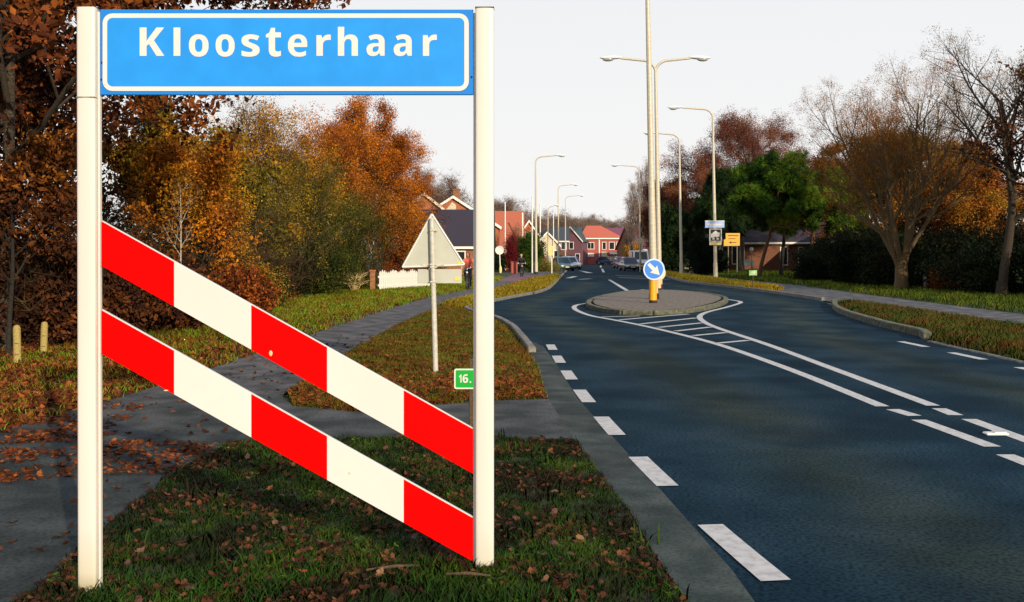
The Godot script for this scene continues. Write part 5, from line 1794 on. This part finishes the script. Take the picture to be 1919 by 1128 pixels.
	tree("beech_tree", "rust coloured tree right of the pine crown", gr, 28.8, 84, 11.0, 10.0, 56, "bark_brown", full, "small", 7000, 1.9, [Color(0.09, 0.05, 0.01), Color(0.2, 0.06, 0.01), Color(0.3, 0.1, 0.012)])
	tree("pine_tree", "round topped green pine with reddish leaning trunk", gr, 17.0, 68, 8.4, 7.0, 57, "bark_pine", {"kids": [12, 8, 6], "start": [0.5, 0.25, 0.2], "ang": [80.0, 55.0, 45.0], "ratio": [0.62, 0.55, 0.5], "up": 0.03, "wob": 0.2, "r0": 0.017, "lo": 0.56, "jit": 0.45, "gap": -0.1, "patch": 0.55}, "needle", 6500, 1.9, pine, Vector2(0.2, 0.0))
	tree("pine_tree", "olive pine crown merging to the right of the green one", gr, 21.2, 70, 7.8, 6.8, 58, "bark_pine", {"kids": [12, 8, 6], "start": [0.48, 0.25, 0.2], "ang": [72.0, 50.0, 40.0], "ratio": [0.5, 0.55, 0.5], "up": 0.02, "r0": 0.018, "lo": 0.42, "gap": -0.15, "patch": 0.6, "jit": 0.5}, "needle", 6000, 1.9, [Color(0.02, 0.05, 0.008), Color(0.07, 0.13, 0.012), Color(0.17, 0.19, 0.014)])
	tree("pine_tree", "dark pine with bare trunk between the other two", gr, 19.9, 73, 7.8, 5.4, 59, "bark_dark", {"kids": [12, 8, 6], "start": [0.5, 0.25, 0.2], "ang": [70.0, 50.0, 40.0], "ratio": [0.5, 0.55, 0.5], "up": 0.02, "r0": 0.02, "lo": 0.45, "gap": -0.4}, "needle", 4600, 1.9, deep)
	tree("copper_beech", "large copper brown beech behind the right lamp posts", gr, 22.2, 96, 15.4, 15.0, 60, "bark_grey", {"kids": [15, 10, 7], "start": [0.22, 0.2, 0.2], "ang": [62.0, 46.0, 40.0], "ratio": [0.6, 0.5, 0.5], "up": 0.03, "r0": 0.022, "lo": 0.2, "gap": -0.33, "patch": 0.5, "jit": 1.1}, "small", 20000, 1.45, copper)
	tree("copper_beech", "smaller copper tree left of the large one", gr, 17.6, 104, 9.6, 6.5, 61, "bark_grey", {"start": [0.2, 0.2, 0.2], "lo": 0.3, "gap": -0.1}, "small", 5200, 2.1, copper)
	var gh := "evergreens round the right hand houses"
	shrub("yew_shrub", "tall dark green yew left of the signed lamp post", gh, 14.9, 92, 3.4, 6.2, 2600, 62, "dense", 1.7, deep, "bark_dark", 1.0, -0.6)
	shrub("yew_shrub", "broad dark yew above the cream gable", gh, 18.2, 106, 6.0, 8.2, 3400, 63, "dense", 2.0, deep, "bark_dark", 1.0, -0.5)
	shrub("yew_shrub", "clipped rounded dark shrub before the cream gable", gh, 15.6, 82, 2.3, 3.3, 1700, 64, "dense", 1.3, [Color(0.005, 0.010, 0.005), Color(0.012, 0.022, 0.008)], "bark_dark", 1.0, -1.0)
	shrub("yew_shrub", "lower clipped dark shrub beside the rounded one", gh, 17.0, 84, 2.6, 2.5, 1500, 65, "dense", 1.3, [Color(0.005, 0.010, 0.005), Color(0.012, 0.022, 0.008)], "bark_dark", 1.0, -1.0)
	tree("pine_tree", "dark pine with high crown behind the diversion board", gr, 20.6, 89, 9.0, 8.0, 66, "bark_dark", {"kids": [12, 8, 6], "start": [0.42, 0.25, 0.2], "ang": [75.0, 50.0, 40.0], "ratio": [0.5, 0.55, 0.5], "up": 0.0, "r0": 0.016, "lo": 0.38, "jit": 0.5, "gap": -0.3}, "needle", 6500, 2.3, deep)
	var gd := "dark shrubs under the right hand trees"
	for e in [["dark rhododendron right of the pine trunks", 19.3, 60, 4.2, 2.4, 67], ["tall dark rhododendron left of the bare tree", 19.2, 52.5, 4.4, 3.0, 68], ["dark rhododendron close behind the bare tree's foot", 20.2, 50.0, 4.4, 2.2, 69], ["dark shrub between the bare tree and the right oak", 21.0, 45.5, 4.6, 2.6, 70], ["dark shrub at the foot of the right oak", 20.6, 40.5, 4.4, 2.0, 71], ["dark shrub at the far right picture edge", 22.2, 37.5, 5.0, 2.5, 72]]:
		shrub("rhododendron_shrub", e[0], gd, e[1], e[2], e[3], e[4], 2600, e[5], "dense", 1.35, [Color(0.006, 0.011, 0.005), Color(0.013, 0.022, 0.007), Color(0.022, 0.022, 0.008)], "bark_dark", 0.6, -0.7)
	shrub("beech_shrub", "small reddish shrub right of the grey cabinet", gd, 19.3, 43.6, 1.5, 1.1, 500, 73, "small", 1.0, rust)
	thicket("undergrowth", "black shaded undergrowth behind the right hand trees", V([21, 62, 21.5, 50, 22.5, 42, 24, 34, 40, 34, 46, 62, 40, 74, 24, 74]), 4.2, 15000, 74, "dense", 1.7, [Color(0.007, 0.009, 0.005), Color(0.018, 0.014, 0.007), Color(0.03, 0.016, 0.007)])  # near-black leaf colours carry the shade under these trees
	# ---- right, outside the frame: the wood goes on and shades the lawn
	var k := 80
		# ---- far trees over the roofs
	var gf := "bare trees far over the village roofs"
	var fuzz := {"levels": 4, "kids": [11, 8, 6], "ang": [36.0, 36.0, 36.0], "stems": 3, "spread": 16.0, "r0": 0.016}
	for e in [["bare grey tree over the two gables", -8.9, 122, 12.5, 6.5], ["bare tree behind the orange roof", -2.5, 150, 10.5, 9], ["far bare tree right of the orange roof", 1.6, 175, 10.0, 10], ["far bare tree behind the first left lamp", 5.6, 185, 10.2, 11], ["far bare tree over the slate roof", 9.5, 200, 10.0, 12], ["far bare brown tree left of the red house", 14.0, 212, 9.6, 12], ["faint bare tree over the red roof", 22.0, 260, 12.5, 9], ["faint bare tree over the purple roof", 27.5, 262, 12.0, 9]]:
		tree("bare_tree", e[0], gf, e[1], e[2], e[3], e[4], k, "bark_grey", fuzz, "twigs", 1500, 2.4, [Color(0.1, 0.07, 0.055), Color(0.17, 0.12, 0.09)])
		k += 1
	for e in [["left of the slim bare poplars by the street", 16.6, 138, 12.0, 2.8], ["tallest slim bare poplar by the street", 18.6, 142, 16.0, 3.4], ["right of the slim bare poplars, behind the double lamp", 20.3, 146, 13.0, 3.2]]:
		tree("poplar_tree", e[0], gf, e[1], e[2], e[3], e[4], k, "bark_grey", {"kids": [22, 8, 4], "start": [0.08, 0.2, 0.2], "ang": [18.0, 22.0, 26.0], "ratio": [0.5, 0.5, 0.5], "up": 0.14, "wob": 0.07, "r0": 0.012}, "twigs", 500, 1.6, [Color(0.13, 0.08, 0.055), Color(0.2, 0.13, 0.09)])
		k += 1
	for e in [["reddish brown tree right of the white van", 18.6, 128, 8.0, 5.0, 2], ["yellow brown shrub by the far right kerb", 19.9, 160, 3.6, 2.8, 1]]:
		tree("garden_tree", e[0], gf, e[1], e[2], e[3], e[4], k, "bark_brown", full, "small", 1500, 2.2, copper if e[4] > 4.7 else gold)
		k += 1
	# ---- gardens on the left
	var gg := "garden shrubs on the left"
	shrub("garden_shrub", "bright green conifer behind the dark cyclist", gg, 1.75, 98, 2.4, 3.8, 1300, 121, "dense", 1.4, pine, "bark_dark", 1.0, -0.6)
	shrub("garden_shrub", "crimson leaved shrub beside the round white sign", gg, -0.1, 96, 1.1, 3.9, 800, 122, "small", 1.3, [Color(0.07, 0.006, 0.008), Color(0.17, 0.01, 0.016)], "bark_dark", 1.0, -0.6)
	shrub("garden_hedge", "green hedge below the orange roofed house", gg, -1.9, 97, 3.4, 2.2, 1500, 123, "dense", 1.3, deep, "bark_dark", 1.0, -0.8)
	shrub("garden_shrub", "brown twiggy shrub behind the round white sign", gg, 0.55, 100, 1.6, 4.6, 700, 124, "twigs", 1.2, [Color(0.2, 0.09, 0.05), Color(0.26, 0.14, 0.08)], "bark_brown", 1.0, -0.6)
	shrub("garden_shrub", "reddish shrub in front of the plum roof", gg, -6.3, 76, 2.6, 4.1, 1300, 125, "small", 1.6, [Color(0.17, 0.055, 0.02), Color(0.28, 0.1, 0.035)], "bark_brown", 1.0, -0.4)
	shrub("garden_shrub", "yellow green grass clump by the parked cars", gg, 3.7, 104, 2.4, 1.1, 500, 126, "small", 1.6, [Color(0.12, 0.11, 0.02), Color(0.25, 0.2, 0.04)])
	shrub("garden_shrub", "dark red hedge under the white gabled house", gg, 2.9, 112, 2.4, 2.0, 700, 127, "small", 1.6, [Color(0.08, 0.02, 0.015), Color(0.15, 0.03, 0.02)])
	shrub("garden_hedge", "mixed garden hedge before the street houses", gg, 8.0, 160, 5.0, 1.8, 1000, 128, "small", 2.0, mixed)

# ------------------------------------------------------------------ small things
func make_small() -> void:
	# two weathered posts at the wood edge
	for e in [["nearer weathered wooden post at the left wood edge", -7.06, 14.1, 0.62, 0.02], ["farther weathered wooden post, right of the nearer one", -7.31, 15.4, 0.58, -0.03]]:
		var t := thing("wooden_post", e[0], "post", P(e[1], e[2]), 0.3, "wooden posts at the wood edge")
		t.rotation.z = e[4]
		var b := MB.new()
		b.tube(PackedVector3Array([Vector3(0, -0.2, 0), Vector3(0, e[3] - 0.05, 0), Vector3(0, e[3] - 0.01, 0), Vector3(0, e[3], 0)]), PackedFloat32Array([0.055, 0.052, 0.04, 0.01]), 10)
		obj("post", b, M.post_wood, t)
		b = MB.new()
		for y in [0.2, 0.36]:
			b.box(Vector3(0.0, y, 0.051), Vector3(0.05, 0.008, 0.006))
		obj("crack", b, M.dark_base, t)
	# white picket fence with a brick pier
	var f := thing("picket_fence", "white picket fence by the cycle path behind the triangle sign", "fence", P(-6.15, 44.6), 0.0)
	var a := Vector3(0.15, 0, 0)
	var c := Vector3(2.0, 0, -5.4)
	var dir := (c - a).normalized()
	var bs := Basis(Vector3.UP, atan2(-dir.z, dir.x))
	var n := 26
	for i in n:
		var p := a.lerp(c, (i + 0.5) / n)
		var b := MB.new()
		var w := 0.085
		var h := 0.84 + 0.05 * sin(i * 1.3)
		b.prism(V([-w, 0.06, w, 0.06, w, h, 0, h + 0.09, -w, h]), -0.012, 0.012, Transform3D(bs, p), 0.003)
		obj("picket", b, M.trim_white, f)
	for y in [0.28, 0.66]:
		var b := MB.new()
		b.box(a.lerp(c, 0.5) + Vector3(0, y, 0) + bs * Vector3(0, 0, -0.04), Vector3(a.distance_to(c), 0.09, 0.05), 0.005, bs)
		obj("rail", b, M.trim_white, f)
	for q in [0.33, 0.66, 1.0]:
		var b := MB.new()
		b.box(a.lerp(c, q) + Vector3(0, 0.42, 0) + bs * Vector3(0, 0, -0.09), Vector3(0.09, 1.0, 0.09), 0.008, bs)
		obj("fence_post", b, M.trim_white, f)
	var pr := thing("brick_pier", "short brown brick pier at the left end of the white fence", "pillar", P(-6.28, 44.4), 0.2)
	var b2 := MB.new()
	b2.box(Vector3(0, 0.42, 0), Vector3(0.24, 1.0, 0.24), 0.01)
	obj("shaft", b2, M.brick_brown, pr)
	b2 = MB.new()
	b2.box(Vector3(0, 0.95, 0), Vector3(0.3, 0.07, 0.3), 0.015)
	obj("cap", b2, M.brick_orange, pr)
	# tuft of tall pale grass
	var r := RandomNumberGenerator.new()
	r.seed = 5
	var g := MB.new()
	for i in 130:
		var an := r.randf() * TAU
		var ln := r.randf_range(0.5, 1.15)
		var out := Vector3(cos(an), 0, sin(an)) * r.randf_range(0.1, 0.75)
		var k := r.randf_range(0.7, 1.2)
		g.col = Color(0.5 * k, 0.37 * k, 0.17 * k)
		var p0 := Vector3(cos(an), 0, sin(an)) * 0.1 * r.randf()
		g.tube(PackedVector3Array([p0, p0 + out * 0.35 + Vector3(0, ln * 0.65, 0), p0 + out + Vector3(0, ln * 0.85, 0)]), PackedFloat32Array([0.011, 0.014, 0.003]), 4, false)
	var pt := thing("tall_grass", "tuft of pale dry ornamental grass left of the brick pier", "grass tuft", P(-6.95, 43.6), 0.0)
	obj("blades", g, M.grass, pt)
	# road stud in the gap between the centre lines
	var s := thing("road_stud", "white raised road stud between the centre dashes", "road stud", P(4.33, 8.84), 0.0)
	var b := MB.new()
	b.box(Vector3(0, 0.012, 0), Vector3(0.2, 0.022, 0.1), 0.009)
	obj("base", b, M.white, s)
	b = MB.new()
	b.box(Vector3(0.03, 0.026, 0), Vector3(0.11, 0.012, 0.075), 0.005)
	obj("reflector", b, M.head_glass, s)
	# little cabinet beside the bare tree
	s = thing("utility_cabinet", "small grey cabinet with pale top right of the bare tree", "cabinet", P(18.95, 45.2), -0.3)
	b = MB.new()
	b.box(Vector3(0, 0.25, 0), Vector3(0.2, 0.7, 0.18), 0.01)
	obj("case", b, M.galv_dark, s)
	b = MB.new()
	b.box(Vector3(0, 0.62, 0.01), Vector3(0.24, 0.3, 0.2), 0.02)
	obj("hood", b, M.sign_back, s)
	b = MB.new()
	b.box(Vector3(0, 0.3, 0.092), Vector3(0.14, 0.42, 0.008), 0.002)
	obj("door", b, M.galvanised, s)
	# red bin beyond the verge
	s = thing("litter_bin", "brick red bin by the far cycle path", "bin", P(0.2, 91), 0.0)
	b = MB.new()
	b.prism(round_rect(0.62, 0.55, 0.1), 0.0, 1.0, Transform3D(Basis(Vector3(1, 0, 0), Vector3(0, 0, -1), Vector3(0, 1, 0)), Vector3.ZERO), 0.03)
	obj("body", b, M.brick_red, s)
	b = MB.new()
	b.box(Vector3(0, 1.05, 0), Vector3(0.68, 0.1, 0.6), 0.03)
	obj("lid", b, M.brick_red, s)

# ------------------------------------------------------------------ grass and fallen leaves
func scatter(poly: PackedVector2Array, per_m2: float, dmax: float, r: RandomNumberGenerator, keep) -> Array:
	var lo := poly[0]
	var hi := poly[0]
	for q in poly:
		lo = lo.min(q)
		hi = hi.max(q)
	lo.y = maxf(lo.y, 2.6)
	hi.y = minf(hi.y, dmax)
	var n := int((hi.x - lo.x) * (hi.y - lo.y) * per_m2)
	var out := []
	for i in n:
		# nearer ground gets more
		var q := Vector2(r.randf_range(lo.x, hi.x), lo.y + (hi.y - lo.y) * pow(r.randf(), 1.5))
		if absf(q.x) > q.y * 0.8 + 2.0: continue
		if not Geometry2D.is_point_in_polygon(q, poly): continue
		if keep is Callable and r.randf() > keep.call(q): continue
		out.append(q)
	return out

func grass_on(label: String, poly: PackedVector2Array, per_m2: float, dmax: float, hgt, size: float, cols: Array, sd: int, keep = null, jit := 0.35) -> void:
	var r := RandomNumberGenerator.new()
	r.seed = sd
	var tr := []
	var cs := []
	for q in scatter(poly, per_m2, dmax, r, keep):
		var s: float = size * r.randf_range(0.6, 1.4) * (1.0 + q.y * 0.012)
		var y: float = hgt.call(q) if hgt is Callable else hgt
		tr.append(Transform3D(Basis(Vector3.UP, r.randf() * TAU).scaled(Vector3(s * 1.3, s, s * 1.3)), P(q.x, q.y, y - 0.008)))
		cs.append(tint(cols, r, clampf(0.5 + bump(q, 0.009) * 1.3, 0, 1)))
	tag(many("grass", clump("grass"), M.grass, tr, cs), label, "grass")

func leaves_on(label: String, poly: PackedVector2Array, per_m2: float, dmax: float, hgt, cols: Array, sd: int, keep = null, size := 0.065) -> void:
	var r := RandomNumberGenerator.new()
	r.seed = sd
	var tr := []
	var cs := []
	for q in scatter(poly, per_m2, dmax, r, keep):
		var s: float = size * r.randf_range(0.6, 1.4) * (1.0 + q.y * 0.008)
		var y: float = hgt.call(q) if hgt is Callable else hgt
		var bs := Basis(Vector3.UP, r.randf() * TAU) * Basis(Vector3(1, 0, 0), r.randfn(0.0, 0.35)) * Basis(Vector3(0, 0, 1), r.randfn(0.0, 0.35) + (PI if r.randf() < 0.4 else 0.0))
		tr.append(Transform3D(bs.scaled(Vector3(s, s, s)), P(q.x, q.y, y + 0.022)))
		cs.append(tint(cols, r))
	tag(many("fallen_leaves", clump("fallen"), M.leaf, tr, cs), label, "leaves")

func make_grass() -> void:
	var dark := [Color(0.03, 0.02, 0.006), Color(0.014, 0.028, 0.004), Color(0.028, 0.058, 0.004), Color(0.075, 0.115, 0.007)]
	var mid := [Color(0.2, 0.075, 0.01), Color(0.26, 0.16, 0.014), Color(0.23, 0.2, 0.014), Color(0.09, 0.12, 0.01)]
	var yellow := [Color(0.34, 0.17, 0.012), Color(0.46, 0.31, 0.014), Color(0.36, 0.29, 0.014)]
	var fresh := [Color(0.36, 0.2, 0.016), Color(0.36, 0.36, 0.016), Color(0.24, 0.42, 0.018)]
	var lawn := [Color(0.045, 0.085, 0.008), Color(0.1, 0.15, 0.009), Color(0.19, 0.18, 0.011)]
	var rough := [Color(0.17, 0.06, 0.01), Color(0.14, 0.08, 0.01), Color(0.075, 0.085, 0.008), Color(0.1, 0.1, 0.009), Color(0.045, 0.075, 0.007)]
	grass_on("dark green grass of the near verge", plots.near, 1500, 9, near_height, 0.036, dark, 201)
	grass_on("mossy tufts on the bank under the town sign", V([-2.2, 3.4, 0.7, 3.4, 0.7, 5.1, -2.2, 5.0]), 900, 6, near_height, 0.05, [Color(0.014, 0.04, 0.004), Color(0.03, 0.09, 0.006)], 202, func(q): return clampf(0.5 + 2.0 * bump(q, 0.02), 0.0, 1.0) * smoothstep(5.1, 4.5, q.y))
	grass_on("olive grass of the middle verge", plots.mid, 760, 32, func(q): return verge_height(plots.mid, q, 0.05), 0.04, mid, 203)
	grass_on("yellow grass of the verge tip", plots.tip, 160, 84, func(q): return verge_height(plots.tip, q, 0.1), 0.09, yellow, 204)
	grass_on("fresh green grass along the left path", plots.left, 75, 72, func(q): return verge_height(plots.left, q, 0.06), 0.065, fresh, 205, func(q): return 1.0 if q.x > -7.6 or q.y > 40.0 else 0.3)
	grass_on("reddish and green grass of the right verge", plots.right_front, 260, 36, func(q): return verge_height(plots.right_front, q, 0.08), 0.085, rough, 206)
	grass_on("yellow grass under the right lamp posts", plots.right_strip, 160, 95, func(q): return verge_height(plots.right_strip, q, 0.08), 0.1, yellow, 207)
	grass_on("green grass of the right lawn", plots.lawn, 26, 105, func(q): return verge_height(plots.lawn, q, 0.05), 0.1, lawn, 208, func(q): return 1.0 if q.x < 24.0 else 0.2)
	# taller tufts and flat weeds break up the sward
	grass_on("taller tufts standing out of the near verge", plots.near, 28, 9, near_height, 0.085, dark, 221, func(q): return clampf(0.3 + 1.6 * bump(q, 0.015), 0.02, 1.0))
	var wr := RandomNumberGenerator.new()
	wr.seed = 222
	var wt := []
	var wc := []
	for q in scatter(plots.near, 45, 9, wr, func(q): return clampf(0.25 + 1.8 * bump(q, 0.009), 0.0, 1.0)):
		wt.append(Transform3D(Basis(Vector3.UP, wr.randf() * TAU).scaled(Vector3(0.3, 0.12, 0.3) * wr.randf_range(0.6, 1.3)), P(q.x, q.y, near_height(q) + 0.012)))
		wc.append(tint([Color(0.02, 0.05, 0.006), Color(0.045, 0.085, 0.008)], wr))
	tag(many("weeds", clump("broad"), M.leaf, wt, wc), "small flat leaved weeds in the near verge", "weeds")
	var brown := [Color(0.014, 0.006, 0.004), Color(0.035, 0.012, 0.007), Color(0.06, 0.02, 0.009), Color(0.11, 0.042, 0.016)]
	var red := [Color(0.045, 0.012, 0.006), Color(0.11, 0.027, 0.008), Color(0.19, 0.058, 0.012)]
	leaves_on("brown leaves lying in the near verge", plots.near, 800, 9, near_height, brown, 211, func(q): return clampf(0.42 + 1.8 * bump(q, 0.012), 0.03, 1.0), 0.042)
	leaves_on("rust leaves on the middle verge, thickest at its near edge", plots.mid, 420, 31, func(q): return verge_height(plots.mid, q, 0.05), red, 212, func(q): return clampf(1.25 - (q.y - 10.0) / 4.5, 0.14, 1.0) * clampf(0.8 + bump(q, 0.01), 0.1, 1.0), 0.07)
	leaves_on("rust leaves heaped along the left wood edge", plots.left, 480, 40, func(q): return verge_height(plots.left, q, 0.06), red, 213, func(q): return clampf(1.3 - (q.y - 9.0) / 9.0, 0.12, 1.0) * clampf(0.75 + 1.2 * bump(q, 0.008), 0.1, 1.0), 0.085)
	leaves_on("leaves blown across the cycle path", V([-4.7, 5.8, -4.7, 11.0, -3.9, 10.5, -3.55, 8.5, -2.5, 8.3, -2.45, 7.2, -3.3, 7.1, -3.8, 6.6]), 800, 12, 0.0, red, 214, func(q): return clampf(0.45 + 1.5 * bump(q, 0.012), 0.03, 1.0), 0.052)
	leaves_on("scattered leaves along the cycle path edges", V([-4.7, 3, -4.75, 8, -4.4, 11.2, -4.2, 15, -4.05, 20, -2.7, 20, -2.7, 15.6, -2.64, 11.5, -2.42, 8.46, -2.4, 5.9, -2.3, 3]), 26, 20, 0.0, brown, 215, func(q): return clampf(0.35 + absf(q.x + 3.4) * 0.5, 0.05, 1.0), 0.06)
	leaves_on("brown leaves on the right verge and lawn", plots.right_front, 40, 34, func(q): return verge_height(plots.right_front, q, 0.08), brown, 216, null, 0.08)
	# the leaves that can be told apart at our feet, each a piece of the verge
	var r := RandomNumberGenerator.new()
	r.seed = 77
	var lm := []
	for c in [Color(0.09, 0.028, 0.012), Color(0.14, 0.06, 0.025), Color(0.06, 0.018, 0.009), Color(0.2, 0.095, 0.03), Color(0.34, 0.03, 0.012)]:
		var m := mat("leaf_tone", c.r, c.g, c.b, 0.65)
		m.backlight_enabled = true
		m.backlight = Color(0.3, 0.3, 0.3)
		lm.append(m)
	var verge := get_node("grass_verge")
	for i in 80:
		var q := Vector2(r.randf_range(-2.2, 0.62), 4.0 + 4.2 * pow(r.randf(), 1.3))
		var o := obj("leaf", clump("fallen"), lm[4 if i == 3 else (r.randi() % 4)], verge)
		if i == 3: q = Vector2(-0.99, 4.66)
		var s := r.randf_range(0.035, 0.07)
		o.transform = Transform3D((Basis(Vector3.UP, r.randf() * TAU) * Basis(Vector3(1, 0, 0), r.randfn(0.0, 0.4)) * Basis(Vector3(0, 0, 1), r.randfn(0.0, 0.4) + (PI if r.randf() < 0.4 else 0.0))).scaled(Vector3(s, s, s)), P(q.x, q.y, near_height(q) + 0.035))
	var st := [[-0.55, 4.62, 0.26, 0.22], [-0.2, 4.5, 0.2, -0.15]]
	for e in st:
		var b := MB.new()
		b.tube(PackedVector3Array([Vector3(-e[2] * 0.5, 0, 0), Vector3(0, 0.012, 0.01), Vector3(e[2] * 0.5, 0, -0.01)]), PackedFloat32Array([0.006, 0.009, 0.005]), 5)
		var o := obj("dry_stick", b, M.brown_wood, verge)
		o.transform = Transform3D(Basis(Vector3.UP, e[3]), P(e[0], e[1], near_height(Vector2(e[0], e[1])) + 0.03))
